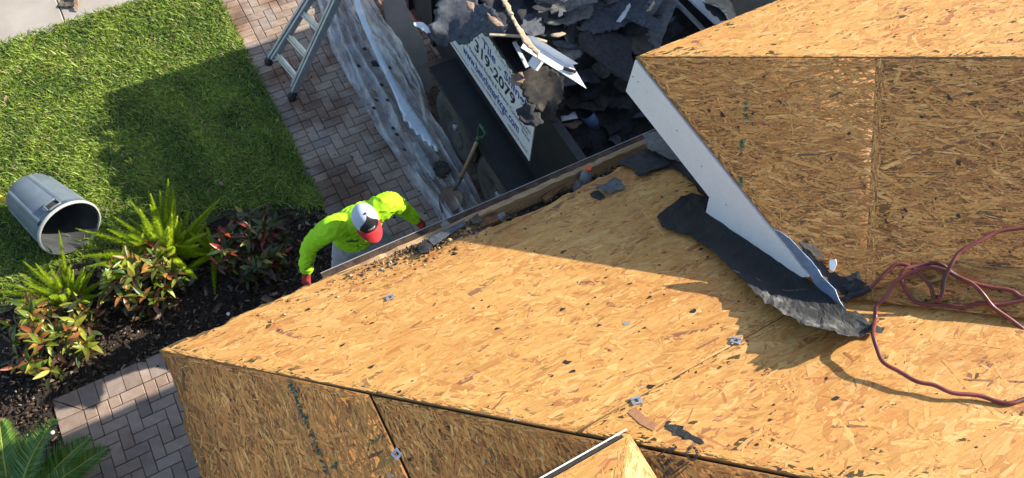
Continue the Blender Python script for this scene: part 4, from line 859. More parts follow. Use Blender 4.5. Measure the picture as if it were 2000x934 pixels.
# ------------------------------------------------------------------ debris in the trailer
def heap_h(x, y):
    t = max(0, min(1, (y - 2.2) / 1.3)); base = 1.05 + .75 * t * t * (3 - 2 * t)
    dx = (x - 3.0) / 1.0; base += .16 * max(0, 1 - dx * dx)
    return base + .10 * nz3(x, y, 2.1, 3) + .06 * nz3(x, y, 6, 8) + .035 * nz3(x, y, 15, 1)
o = hf('shingle_rubble', TX0 + .05, TX1 - .05, TY0 + .05, TY1 - .05, .05, heap_h, M['sh_black']); tag(o, 'dark shingle rubble filling the dump trailer', 'rubble', kind='stuff')
o.data.polygons.foreach_set('use_smooth', [False] * len(o.data.polygons))
def hs(name, pts, z, mat, label, cat, amp=.05, sc=3.5, rag=.01, seed=1, thick=.005, res=.05, tilt=(0, 0), group=None, c=None):
    """sheet in the heap given by its picture outline at about height z, tilted"""
    P = []; c0_ = np.mean([at(p[0], p[1], z) for p in pts], axis=0)
    for p in pts:
        q = at(p[0], p[1], z); zz = z + (q[0] - c0_[0]) * tilt[0] + (q[1] - c0_[1]) * tilt[1] + (p[2] if len(p) > 2 else 0)
        P.append(at(p[0], p[1], zz))
    o = sheet(name, P, thick, mat, amp * .55, sc * 1.3, res * .5, seed, rag, .02, smooth=True); return thing(o, label, cat, group)
hs('felt_sheet', [(838, 52), (850, 20), (858, 0), (880, -40), (925, -30), (935, 0), (965, 20), (990, 55), (985, 66), (960, 70, -.05), (935, 68, -.1), (915, 80, -.12), (896, 86, -.15), (880, 80, -.12), (868, 90, -.2), (850, 88, -.18), (842, 72, -.1)], 2.0, M['sh_blue'], 'big blue grey felt sheet draped over the trailer side above the sign', 'roofing felt', .07, 3, .012, 31, tilt=(.2, 0))
hs('felt_sheet', [(925, -40), (1010, -50), (1065, 10), (1095, 40), (1120, 62), (1060, 72), (1005, 72), (975, 55), (948, 20)], 2.02, M['sh_black'], 'black felt sheet behind the long splintered sliver on the heap', 'roofing felt', .07, 4, .012, 32)
hs('shingle_sheet', [(1045, -30), (1165, -40), (1158, 30), (1105, 50), (1070, 48), (1050, 30)], 2.08, M['sh_grey'], 'grey brown shingle sheet at the top of the heap near the frame edge', 'shingle', .04, 4, .01, 33)
hs('felt_sheet', [(1140, -50), (1300, -50), (1282, 20), (1220, 52), (1160, 64), (1130, 58), (1150, 20)], 2.02, M['sh_blue'], 'wide slate felt sheet between the grey shingle and the roof peak', 'roofing felt', .07, 3.5, .012, 34)
hs('shingle_sheet', [(1128, 66), (1165, 52), (1200, 62), (1232, 78), (1240, 165), (1205, 150), (1165, 118), (1132, 92)], 1.98, M['sh_black'], 'dark laminated shingle with a stitched seam below the roof peak', 'shingle', .025, 3, .004, 35, tilt=(-.1, .1))
hs('shingle_sheet', [(1205, 70), (1262, 66), (1285, 80), (1278, 98), (1245, 108), (1215, 92)], 1.95, M['sh_brown'], 'rounded brown shingle flake beside the roof peak', 'shingle', .03, 4, .008, 36)
hs('shingle_sheet', [(1090, 88), (1130, 80), (1150, 92), (1140, 105), (1120, 118), (1095, 108)], 1.97, M['sh_grey'], 'curled grey shingle between the white gutter and the laminated shingle', 'shingle', .05, 5, .008, 37)
hs('shingle_sheet', [(1012, 150), (1040, 132), (1068, 130), (1100, 148), (1102, 180), (1092, 205), (1086, 238, -.1), (1068, 232, -.1), (1052, 215), (1030, 200), (1016, 178)], 1.92, M['sh_brown'], 'big brown grey shingle hanging over the right half of the sign', 'shingle', .05, 4, .008, 38, tilt=(.25, .1))
hs('shingle_sheet', [(1008, 214), (1028, 203), (1050, 214), (1062, 235), (1046, 248), (1020, 234)], 1.86, M['sh_black'], 'folded dark shingle lump against the right end of the sign', 'shingle', .05, 8, .008, 39, thick=.02)
hs('paper_scrap', [(992, 160), (1000, 148), (1020, 140), (1026, 150), (1018, 168), (1002, 168)], 1.95, M['paper'], 'brown paper scrap over the sign beside the hanging shingle', 'paper', .02, 6, .006, 40)
hs('shingle_sheet', [(1085, 175), (1098, 168), (1108, 185), (1100, 215), (1088, 212)], 1.7, M['sh_black'], 'narrow black shingle right of the hanging brown shingle', 'shingle', .02, 6, .006, 41)
hs('shingle_sheet', [(1100, 190), (1150, 180), (1195, 195), (1180, 215), (1130, 212), (1105, 208)], 1.62, M['sh_brown'], 'brown shingle lying above the pale blue card', 'shingle', .04, 5, .008, 42)
hs('card', [(1092, 214), (1119, 210), (1129, 231), (1097, 237)], 1.55, M['white'], 'white square card lying in the dark end of the trailer', 'card', .004, 4, .001, 43, thick=.004)
hs('paper_scrap', [(1096, 236), (1130, 230), (1138, 240), (1118, 252), (1100, 246)], 1.5, M['paper'], 'brown board scrap just below the white square card', 'paper', .01, 4, .004, 44)
hs('felt_sheet', [(1150, 180), (1220, 150), (1245, 190), (1230, 215), (1180, 205)], 1.6, M['sh_black'], 'black felt sheet in the deep end of the trailer beside the fascia', 'roofing felt', .05, 5, .008, 45)
hs('shingle_sheet', [(1148, 260), (1165, 245), (1190, 250), (1200, 262), (1170, 275), (1150, 280)], 1.35, M['sh_grey'], 'grey broken shingle in the deep end above the eave', 'shingle', .03, 8, .008, 46)
hs('shingle_sheet', [(1205, 245), (1225, 240), (1228, 262), (1208, 268)], 1.35, M['sh_blue'], 'small slate shingle in the deep end near the fascia', 'shingle', .02, 8, .006, 47)
hs('foil_scrap', [(1143, 293), (1160, 288), (1185, 290), (1195, 280), (1190, 296), (1170, 300)], 1.3, M['alum'], 'crumpled silver foil scrap just beyond the eave', 'metal scrap', .03, 14, .004, 48, res=.02)
hs('metal_scrap', [(807, 44), (822, 42), (834, 50), (852, 62), (840, 64), (832, 66), (822, 56), (808, 50)], 1.75, M['white'], 'small jagged white metal scrap at the front of the trailer side', 'metal scrap', .01, 6, .003, 49, thick=.002)
hs('metal_scrap', [(1203, 42), (1218, 22), (1230, 5), (1232, 12), (1224, 28), (1212, 44)], 2.12, M['flash'], 'thin pale metal sliver high on the heap near the roof peak', 'metal scrap', .01, 6, .002, 50, thick=.002)
hs('paper_scrap', [(908, 2), (926, 6), (926, 24), (912, 14)], 2.12, M['paper'], 'tan paper scrap on the big draped felt sheet', 'paper', .01, 6, .003, 51)
hs('paper_scrap', [(950, 24), (966, 34), (984, 50), (972, 52), (952, 38)], 2.13, M['paper'], 'torn tan paper strip near the splintered sliver', 'paper', .015, 6, .004, 52)
hs('wood_chip', [(1075, 66), (1098, 62), (1106, 66), (1092, 72), (1078, 71)], 2.12, M['palewood'], 'pale wood chip at the upper side of the white gutter piece', 'wood scrap', .008, 6, .002, 53)
hs('paper_scrap', [(1262, 22), (1278, 0), (1280, 8), (1270, 22)], 2.15, M['palewood'], 'pale torn shingle edge beside the thin metal sliver', 'paper', .01, 6, .003, 54)
# white gutter length lying across the heap: an open channel with torn end
def gutter():
    A = at(1020, 83, 2.16); B = at(1122, 146, 2.10); d = (B - A); L = np.linalg.norm(d); d /= L; sd_ = np.cross(d, [0, 0, 1]); sd_ /= np.linalg.norm(sd_); up = np.cross(sd_, d)
    prof = [(-.055, .012), (-.05, 0), (.045, 0), (.055, .02), (.062, .05)]; V = []; ends = [.0, .02, .0, -.01, .05]; tip = [.02, .13, -.02, -.05, -.02]
    for k, (a, h) in enumerate(prof):
        for tt in (0, 1):
            t = ends[k] if tt == 0 else L + tip[k]; V.append(A + d * t - sd_ * a + up * h)
    n = len(V); V += [v - up * .003 for v in V]
    F = []
    for k in range(len(prof) - 1): q = (2 * k, 2 * k + 1, 2 * k + 3, 2 * k + 2); F += [q, tuple(n + i for i in q[::-1])]
    for k in range(len(prof) - 1):
        for e in (0, 1): F.append((2 * k + e, 2 * k + 2 + e, n + 2 * k + 2 + e, n + 2 * k + e))
    F += [(0, 1, n + 1, n), (n - 2, n - 1, 2 * n - 1, 2 * n - 2)]
    g_ = empty('gutter_piece', A); thing(g_, 'white gutter length with a torn end lying across the debris', 'gutter')
    o = mesh('channel', np.array(V) - A, F, M['white'], g_)
    q = at(1046, 122, 2.06) - A; mb = MB(); e = -sd_ * .02 - np.array([0, 0, 1]) * 0; p0 = at(1054, 112, 2.08) - A; p1 = at(1040, 132, 2.02) - A
    mb.bar(p0, p1, .075, .06, up=(0, 0, 1)); mb.build('downspout_stub', M['white'], g_)
    mb = MB(); mb.bar(at(1100, 133, 2.128) - A, at(1125, 141, 2.12) - A, .006, .03); mb.build('torn_tab', M['felt'], g_)
gutter()
sl = [(974, -10), (986, -10), (998, 18), (1010, 44), (1024, 64), (1036, 80), (1056, 104), (1050, 112), (1040, 100), (1024, 84), (1010, 58), (996, 30)]
hs('splintered_sliver', sl, 2.26, M['palewood'], 'long jagged pale sliver of broken board leaning onto the gutter', 'wood scrap', .012, 9, .004, 60, thick=.01, res=.03)
mb = MB(); mb.bar(at(956, 68, 2.05), at(1035, 72, 2.05), .02, .012); mb.bar(at(1035, 72, 2.05), at(1068, 82, 2.02), .02, .012); o = mb.build('wood_lath', M['palewood']); thing(o, 'thin pale wooden lath poking out over the top of the sign', 'wood scrap')
mb = MB(); mb.bar(at(1004, 82, 1.98), at(1030, 132, 1.9), .03, .01); o = mb.build('metal_strip', M['flash']); thing(o, 'narrow light metal strip beside the downspout stub', 'metal scrap')
# blue pipe end
mb = MB(); a = at(1146, 222, 1.55); b = at(1160, 246, 1.42); d = (b - a) / np.linalg.norm(b - a); mb.lathe([(.058, 0), (.058, .16), (.052, .16), (.052, 0)], a, d, 24, close=True); o = mb.build('pipe_stub', M['bluepvc'], None, True); thing(o, 'short blue plastic pipe in the deep end of the trailer', 'pipe')
# white painted trim with grey flange by the roof peak
tm = empty('trim_board', at(1340, 20, 1.95)); thing(tm, 'white painted trim board with a torn end behind the roof peak', 'trim board'); o0 = np.array(tm.location)
a0, b0 = at(1330, -40, 2.0), at(1440, 62, 1.85); mb = MB(); mb.bar(a0 - o0, b0 - o0, .20, .02, up=(.0, 0, 1)); mb.build('board', M['white'], tm)
a1, b1 = at(1298, -20, 1.95), at(1390, 75, 1.8); mb = MB(); mb.bar(a1 - o0, b1 - o0, .07, .02, up=(.5, 0, .8)); mb.build('flange', M['canlip'], tm)
hs('torn_plywood', [(1368, -20), (1400, -25), (1430, 5), (1440, 40), (1428, 36), (1416, 18), (1395, 8), (1380, 4)], 2.1, M['palewood'], 'torn pale plywood edge lying on the white trim board', 'wood scrap', .015, 9, .008, 61, thick=.012)
hs('felt_scrap', [(1372, 4), (1392, 10), (1412, 22), (1424, 40), (1408, 40), (1390, 26), (1378, 14)], 2.05, M['felt'], 'black felt shred between the torn plywood and the white trim', 'roofing felt', .01, 9, .006, 62)
# many loose scraps nobody could tell apart
SCR = []
for k in range(7):
    r = random.Random(100 + k); n_ = r.randint(5, 8); R_ = r.uniform(.07, .16); pts = [(R_ * r.uniform(.6, 1.2) * math.cos(6.283 * i / n_), R_ * r.uniform(.5, 1.0) * math.sin(6.283 * i / n_), 0) for i in range(n_)]
    o = sheet('shingle_scrap', pts, .006, M[['sh_black', 'sh_blue', 'sh_brown', 'sh_black', 'sh_grey', 'sh_black', 'sh_blue'][k]], .03, 6, .04, 100 + k, .006, .03)
    SCR.append(o)
rq = random.Random(5); STP = []
for k in range(3):
    L_, tabs = rq.uniform(.38, .52), 3; P = [(-L_ / 2, -.07, 0), (-L_ / 2, .07, 0), (L_ / 2, .075, 0), (L_ / 2, -.065, 0)]
    for t in range(tabs - 1, 0, -1): xx = -L_ / 2 + L_ * t / tabs; P += [(xx + .005, -.07, 0), (xx + .004, .0, 0), (xx - .004, .0, 0), (xx - .005, -.07, 0)]
    STP.append(sheet('shingle_strip', P, .005, M[('sh_black', 'sh_grey', 'sh_blue')[k]], .035, 5, .03, 200 + k, .002, .03))
for i in range(36):
    if i < 3: o = STP[i]
    else: o = STP[rq.choice((0, 0, 1, 2))].copy(); COL.objects.link(o)
    x = rq.uniform(TX0 + .15, TX1 - .6); y = rq.uniform(3.0, 5.0); o.location = (x, y, heap_h(x, y) + rq.uniform(.10, .22)); o.rotation_euler = (rq.gauss(0, .3), rq.gauss(0, .3), rq.uniform(0, 6.28)); s_ = rq.uniform(.7, 1.05); o.scale = (s_, s_, s_)
    cl_ = {'shingle_black': 'black', 'shingle_bluegrey': 'slate blue', 'shingle_grey': 'pale grey'}[o.data.materials[0].name]; thing(o, '%s three tab shingle strip tossed on the heap in the trailer' % cl_, 'shingle', '%s shingle strips on the heap' % cl_)
rs = random.Random(77)
for i in range(150):
    if i < 7: o = SCR[i]
    else: o = SCR[rs.choice([0, 1, 2, 3, 3, 5, 0, 6, 4])].copy(); COL.objects.link(o)
    x = rs.uniform(TX0 + .08, TX1 - .5); y = rs.uniform(TY0 + .15, 4.9); o.location = (x, y, heap_h(x, y) + (rs.uniform(.01, .06) if i % 3 else rs.uniform(.14, .24) * (1 if y > 3.3 else .3))); o.rotation_euler = (rs.gauss(0, .35), rs.gauss(0, .35), rs.uniform(0, 6.28)); s_ = rs.uniform(.5, 1.25); o.scale = (s_, s_, s_)
    cl_ = {'shingle_black': 'black', 'shingle_bluegrey': 'slate blue', 'shingle_brown': 'brown', 'shingle_grey': 'pale grey'}[o.data.materials[0].name]; thing(o, 'small loose %s shingle scrap among the rubble in the trailer' % cl_, 'shingle', 'loose %s shingle scraps in the trailer' % cl_)

# ------------------------------------------------------------------ plastic sheeting, board and strip beside the trailer
def tarp():
    xs = np.linspace(0, 1, 84); ys = np.arange(2.9, 7.4, .028); V = []
    for j, y in enumerate(ys):
        l = np.interp(y, [2.9, 3.3, 3.95, 4.7, 5.7, 6.4, 7.4], [1.50, 1.49, 1.435, 1.40, 1.395, 1.53, 1.7]) + .02 * nz3(0, y, 3, 3)
        r = np.interp(y, [2.9, 3.3, 3.9, 4.4, 4.8, 5.3, 5.8, 6.4, 7.4], [1.93, 1.93, 1.95, 1.95, 2.02, 1.98, 2.0, 2.02, 2.3]) + .03 * nz3(3, y, 2, 5)
        for i, t in enumerate(xs):
            x = l + (r - l) * t
            e = min(1, 5 * t + .1); u = t * 1.9 + .55 * nz3(t * 1.5, y * .6, 1, 6) + .05 * y
            f1 = (1 - min(1, abs(((u * 2.3) % 1) - .5) * 3.2)); f1 = max(0, f1) ** 1.5; u2 = t * 3.6 + 1.1 * nz3(t * 2.2, y * .9, 1, 16) - .12 * y; f2 = max(0, 1 - abs((u2 % 1) - .5) * 4)
            f3 = max(0, 1 - abs(nz3(t * 4 + y * .8, y * 1.9 - t * 2, 1, 21)) * 7)
            h = .012 + e * (.16 * f1 * (.4 + .9 * abs(nz3(t, y * .7, 1, 2))) + .045 * f2 * (.3 + abs(nz3(t * 2, y, 1, 5))) + .03 * f3) + .012 * abs(nz3(x, y, 14, 4)) * e
            h += .10 * max(0, t - .7) / .3 * max(0, min(1, (y - 3.2)))
            V.append((x + .012 * nz3(x, y, 7, 9), y, h))
    n = len(xs); F = [(j * n + i, j * n + i + 1, (j + 1) * n + i + 1, (j + 1) * n + i) for j in range(len(ys) - 1) for i in range(n - 1)]
    o = mesh('plastic_sheeting', V, F, M['plastic'], smooth=True); thing(o, 'crumpled clear plastic sheeting laid along the trailer on the driveway', 'plastic sheet')
tarp()
def drape():
    xs = np.linspace(0, 1, 40); ys = np.arange(4.35, 7.2, .03); V = []
    for y in ys:
        k = min(1, (y - 4.35) / .5); l = 1.84 - .08 * k + .03 * nz3(5, y, 2.5, 3); r = 1.97 + .03 * k + .05 * nz3(7, y, 2, 5)
        for t in xs:
            u = t * 2.6 + .9 * nz3(t * 2, y * .9, 1, 31) + .1 * y; f1 = max(0, 1 - abs((u % 1) - .5) * 3.4) ** 1.3; f2 = max(0, 1 - abs(nz3(t * 5 + y, y * 2.1 - t * 3, 1, 27)) * 6)
            x = l + (r - l) * t; V.append((x + .02 * nz3(x, y, 6, 9), y, .05 + k * (.24 * t ** 1.4 + .10 * f1 * (.4 + .8 * abs(nz3(t, y, 1, 3)))) + .035 * f2 + .02 * abs(nz3(x, y, 12, 4))))
    n = len(xs); F = [(j * n + i, j * n + i + 1, (j + 1) * n + i + 1, (j + 1) * n + i) for j in range(len(ys) - 1) for i in range(n - 1)]
    o = mesh('plastic_sheeting', V, F, M['plastic'], smooth=True); thing(o, 'loose drape of clear plastic bunched against the plywood board', 'plastic sheet')
drape()
def flat(name, pts, z, mat, label, cat, amp=.0, sc=5, rag=.0, seed=1, thick=.004, res=.05): return hs(name, pts, z, mat, label, cat, amp, sc, rag, seed, thick, res)
flat('plywood_board', [(742, -30), (778, -40), (800, 20), (830, 90), (848, 165), (838, 182), (800, 170), (775, 130), (756, 60)], .17, M['plywood'], 'grey brown plywood board lying between the plastic and the trailer', 'board', .01, 2, .002, 71, .012)
st = [(690, -10), (700, -8), (716, 40), (740, 95), (765, 145), (790, 190)]
st2 = [(800, 205), (822, 235), (840, 262), (857, 287), (857, 297), (850, 295), (846, 284), (838, 286), (834, 275), (826, 276), (822, 263), (813, 264), (808, 252), (800, 250), (797, 238), (788, 236), (786, 222), (780, 212), (776, 200), (766, 176), (750, 142), (730, 100), (710, 56), (694, 16)]
flat('drip_edge_strip', st + st2, .27, M['dripstrip'], 'long pale metal drip edge strip with a scalloped side on the plastic', 'metal strip', .008, 3, .0005, 72, .003, .06)
flat('shingle_chunk', [(846, 320), (858, 312), (876, 318), (880, 330), (868, 346), (850, 338)], .14, M['sh_brown'], 'dark brown shingle chunk on the plastic near the shovel', 'shingle', .02, 8, .006, 73, .03, .03)
flat('felt_scrap', [(722, 120), (734, 118), (742, 130), (728, 130)], .16, M['felt'], 'small black felt scrap on the middle of the plastic', 'roofing felt', .01, 8, .003, 74)
flat('plastic_tube_roll', [(806, 280), (818, 275), (838, 310), (852, 345), (846, 352), (830, 330), (812, 305)], .15, M['canlip'], 'crumpled grey packaging piece on the plastic above the shingle chunk', 'packaging', .015, 9, .003, 75)
flat('brown_scrap', [(722, 172), (734, 178), (740, 190), (728, 186)], .10, M['paper'], 'small brown scrap in the folds of the plastic', 'paper', .01, 9, .003, 76)
for i, (x, y) in enumerate([(757, 195), (730, 210), (768, 250), (700, 128), (745, 165), (760, 132), (712, 95), (790, 292), (735, 195), (775, 262)]):
    rr = 5; o = flat('felt_crumb', [(x - rr, y), (x, y - 3), (x + rr, y + 2), (x + 1, y + 4)], .13, M['felt'], 'tiny black crumb caught in the folds of the plastic', 'debris chip', .004, 9, .002, 80 + i, .004, .02); o['group'] = 'black crumbs on the plastic'
# grit scattered over the driveway: uncountable
def grit():
    n = 900; x = rng.uniform(DX0 + .05, 1.6, n); y = rng.uniform(2.6, 6.6, n); r_ = rng.lognormal(math.log(.0035), .6, n); V = np.zeros((n, 5, 3)); D = np.array([[1, .1, 0], [-.2, 1, 0], [-1, -.1, 0], [.1, -.9, 0], [0, 0, .7]])
    for i in range(5): V[:, i] = np.stack([x, y, np.full(n, .001)], 1) + D[i] * (r_ * rng.uniform(.6, 1.4, n))[:, None]
    F = np.array([[0, 1, 4, 1, 2, 4, 2, 3, 4, 3, 0, 4]]); b = np.arange(n)[:, None] * 5; c = np.array([[.02, .02, .02], [.10, .06, .04], [.4, .38, .35]])[rng.choice(3, n, p=[.55, .3, .15])]
    o = npmesh('driveway_grit', V.reshape(-1, 3), np.full(n * 4, 3), (b + F).ravel(), M['chip'], cols=np.repeat(c, 5, 0)); tag(o, 'dark roofing grit scattered over the paver driveway', 'grit', kind='stuff')
grit()
# shovel leaning on the fender
sh = empty('shovel', at(882, 392, .06)); thing(sh, 'round point shovel with a green D grip leaning on the trailer fender', 'shovel'); so_ = np.array(sh.location)
base = at(896, 356, .22); top = at(936, 268, .95); d = (top - base) / np.linalg.norm(top - base)
mb = MB(); mb.tube([base - so_, (base * .5 + top * .5) - so_, top - so_], .019, 10); mb.build('handle', M['wood_handle'], sh, True)
mb = MB(); mb.tube([at(886, 372, .15) - so_, base + d * .10 - so_], [.012, .023], 10); mb.build('socket', M['steel'], sh, True)
V = []; bw = [.03, .10, .115, .115, .10, .07, .02]; tip = at(868, 418, .015); bs_ = at(890, 366, .16); dd = tip - bs_; Lb = np.linalg.norm(dd); dd /= Lb; sdv = np.cross(dd, [0, 0, 1]); sdv /= np.linalg.norm(sdv); upv = np.cross(sdv, dd)
for k, w in enumerate(bw):
    t = k / (len(bw) - 1); cpt = bs_ + dd * Lb * t
    for q in (-1, -.5, 0, .5, 1): V.append(cpt + sdv * q * w + upv * (.03 * q * q - .02 * math.sin(math.pi * t)) - so_)
F = [(k * 5 + i, k * 5 + i + 1, k * 5 + 6 + i, k * 5 + 5 + i) for k in range(len(bw) - 1) for i in range(4)]
nV = len(V); V2 = V + [v - upv * .003 for v in V]
bl = mesh('blade', V2, F + [tuple(nV + i for i in f[::-1]) for f in F], mnoise('rusty_blade', [(.3, (.16, .10, .07)), (.7, (.30, .20, .14))], 9, .6, .3, metal=.3), sh, True)
gp = [top, top + d * .05 + np.array([0, .045, 0]), top + d * .12 + np.array([0, .05, 0]), top + d * .125 - np.array([0, .05, 0]), top + d * .05 - np.array([0, .045, 0]), top]
mb = MB(); mb.tube([p - so_ for p in gp], .013, 8); mb.tube([top - d * .05 - so_, top + d * .01 - so_], .024, 10); mb.build('grip', M['green'], sh, True)

# ------------------------------------------------------------------ ladder
ld = empty('ladder', at(546, 160, 0)); thing(ld, 'aluminium articulated ladder with black rubber feet standing on the driveway', 'ladder'); lo_ = np.array(ld.location)
FA, FB = at(524, 120, .03), at(570, 190, .03)
TA, TB = at(634, -56, 1.15), at(700, -88, 1.55)
def lpt(F, T, t): return F + (T - F) * t
sideways = (FB - FA) / np.linalg.norm(FB - FA)
for F_, T_, sgn_ in ((FA, TA, 1), (FB, TB, -1)):
    mb = MB(); mb.bar(lpt(F_, T_, .02) - lo_, lpt(F_, T_, 1.15) - lo_, .028, .068, up=(-.8, 0, .5)); mb.build('outer_rail', M['alumdark'], ld)
    off = sideways * sgn_ * .046; mb = MB(); mb.bar(lpt(F_, T_, .06) + off - lo_, lpt(F_, T_, 1.15) + off - lo_, .026, .060, up=(-.8, 0, .5)); mb.build('inner_rail', M['alumdark'], ld)
    mb = MB(); q = lpt(F_, T_, .0) - lo_; mb.tube([q + np.array([0, 0, -.028]), q + np.array([.0, 0, .0]), q + (T_ - F_) * .045], [.042, .044, .036], 12); mb.build('rubber_foot', M['rubber'], ld, True)
    mb = MB(); mb.bar(lpt(F_, T_, .05) + off * 1.2 - lo_, lpt(F_, T_, .12) + off * 1.2 + sideways * sgn_ * .06 - lo_, .012, .02, up=(-.8, 0, .5)); mb.build('brace', M['alum'], ld)
for tA, tB in ((.125, .125), (.345, .295), (.60, .49), (.86, .72)):
    a = lpt(FA, TA, tA) + sideways * .05; b = lpt(FB, TB, tB) - sideways * .05; rg = MB()
    ddn = (TA - FA) / np.linalg.norm(TA - FA)
    for k in (-1, 0, 1): rg.bar(a + ddn * .024 * k - lo_, b + ddn * .024 * k - lo_, .018, .028 if k else .02, up=(-.8, 0, .5))
    rg.bar(a - np.array([.0, 0, .012]) - lo_, b - np.array([.0, 0, .012]) - lo_, .07, .01, up=(-.8, 0, .5)); rg.build('step', M['alum'], ld)
q = lpt(FB, TB, .735) - lo_; mb = MB(); mb.lathe([(0, -.03), (.035, -.028), (.035, .03), (0, .032)], q + np.array([0, -.0, .03]), sideways, 14); mb.build('hinge_knob', M['bluepvc'], ld, True)

# ------------------------------------------------------------------ trash can on its side
rimc = at(138, 446, .285); endc = at(66, 384, .25); ax = endc - rimc; ax[2] = 0; Lc = .60; ax /= np.linalg.norm(ax); ax = ax * math.cos(.06) + np.array([0, 0, -math.sin(.06)])
tc = empty('trash_can', (rimc[0], rimc[1], 0)); thing(tc, 'grey blue plastic trash can lying on its side on the lawn', 'trash can'); to_ = np.array(tc.location)
R0, R1 = .258, .212
prof = [(R0 - .004, .0), (R0 + .012, .0), (R0 + .014, .012), (R0 + .012, .026), (R0 - .002, .03), (R0 - .004, .10), (R0 - .02, .3), (R1, Lc - .015), (R1 - .012, Lc), (.0, Lc)]
mb = MB(); mb.lathe(prof, rimc - to_, ax, 48)
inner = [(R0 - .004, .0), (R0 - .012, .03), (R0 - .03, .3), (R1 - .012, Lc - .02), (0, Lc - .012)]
mb.build('body', M['can'], tc, True); mb = MB(); mb.lathe(inner, rimc - to_, ax, 48); mb.build('lining', mnoise('shaded_lining', [(.3, (.022, .024, .025)), (.7, (.06, .064, .066))], 6, .7, .2), tc, True)  # lining darker than the body: the shade inside the can is painted in
mb = MB(); mb.lathe([(R0 + .004, -.006), (R0 + .017, -.004), (R0 + .02, .012), (R0 + .0155, .024), (R0 + .004, -.001)], rimc - to_, ax, 48); mb.build('rim', M['canlip'], tc, True)
axv = Vector(ax); hz = axv.cross(Vector((0, 0, 1))).normalized(); uz = hz.cross(axv)
if uz.z < 0: uz = -uz
def can_pt(ang, h, r): return Vector(rimc - to_) + axv * h + (uz * math.cos(ang) + hz * math.sin(ang)) * r
for a0, a1 in ((.30, .55), (-.75, -.5), (1.3, 1.5), (-1.6, -1.4)):                   # raised vertical flutes
    mb = MB(); nA = 4; V = []; hs_ = np.linspace(.06, Lc - .03, 6)
    for h in hs_:
        r = np.interp(h, [p[1] for p in prof[4:8]], [p[0] for p in prof[4:8]])
        for k in range(nA + 1): a = a0 + (a1 - a0) * k / nA; V.append(can_pt(a, h, r + (.010 if 0 < k < nA else -.002)))
    mb.add(V, [(j * (nA + 1) + k, j * (nA + 1) + k + 1, (j + 1) * (nA + 1) + k + 1, (j + 1) * (nA + 1) + k) for j in range(5) for k in range(nA)]); mb.build('flute', M['can'], tc, True)
mb = MB()                                                                             # moulded handle frame near the rim
for (aa, h0), (bb, h1) in (((-.12, .045), (.30, .045)), ((-.12, .12), (.30, .12)), ((-.12, .045), (-.12, .12)), ((.30, .045), (.30, .12))):
    P = [can_pt(aa + (bb - aa) * t, h0 + (h1 - h0) * t, R0 + .014) for t in np.linspace(0, 1, 6)]; mb.tube(P, .009, 6)
mb.build('handle', M['can'], tc, True)
mb = MB(); V = [can_pt(a, h, R0 + .001) for h in (.05, .115) for a in (-.11, .0, .1, .2, .29)]; mb.add(V, [(i, i + 1, i + 6, i + 5) for i in range(4)]); mb.build('recess_shade', M['rubber'], tc)  # flat dark patch standing in for the shade of a recess
# yellow tool handle in the grass behind the can
mb = MB(); mb.tube([at(-70, 354, .20), at(38, 404, .17)], .024, 10); o = mb.build('tool_handle', M['yellow'], None, True); thing(o, 'yellow tool handle in the grass behind the trash can', 'tool handle')

# ------------------------------------------------------------------ plants
def leaf_mesh(name, L, w, curl, fold, mat):
    V = []; K = 6
    for k in range(K + 1):
        t = k / K; ww = w * (math.sin(math.pi * min(1, t * .92 + .06)) ** .8) * .5; z = -curl * L * t * t; V += [(L * t, -ww, z + fold * ww), (L * t, 0, z), (L * t, ww, z + fold * ww)]
    F = [(k * 3 + i, k * 3 + 3 + i, k * 3 + 4 + i, k * 3 + 1 + i) for k in range(K) for i in (0, 1)]
    me = bpy.data.meshes.new(name); me.from_pydata(V, [], F); me.polygons.foreach_set('use_smooth', [True] * len(F)); me.materials.append(mat); return me
CL = {}
for key in ('croton', 'crotonshade'): CL[key] = [leaf_mesh('leaf', .105, .036, .15, .3, M[key]), leaf_mesh('leaf', .085, .034, .75, .45, M[key]), leaf_mesh('leaf', .12, .032, .10, .5, M[key]), leaf_mesh('leaf', .09, .040, .9, .3, M[key])]
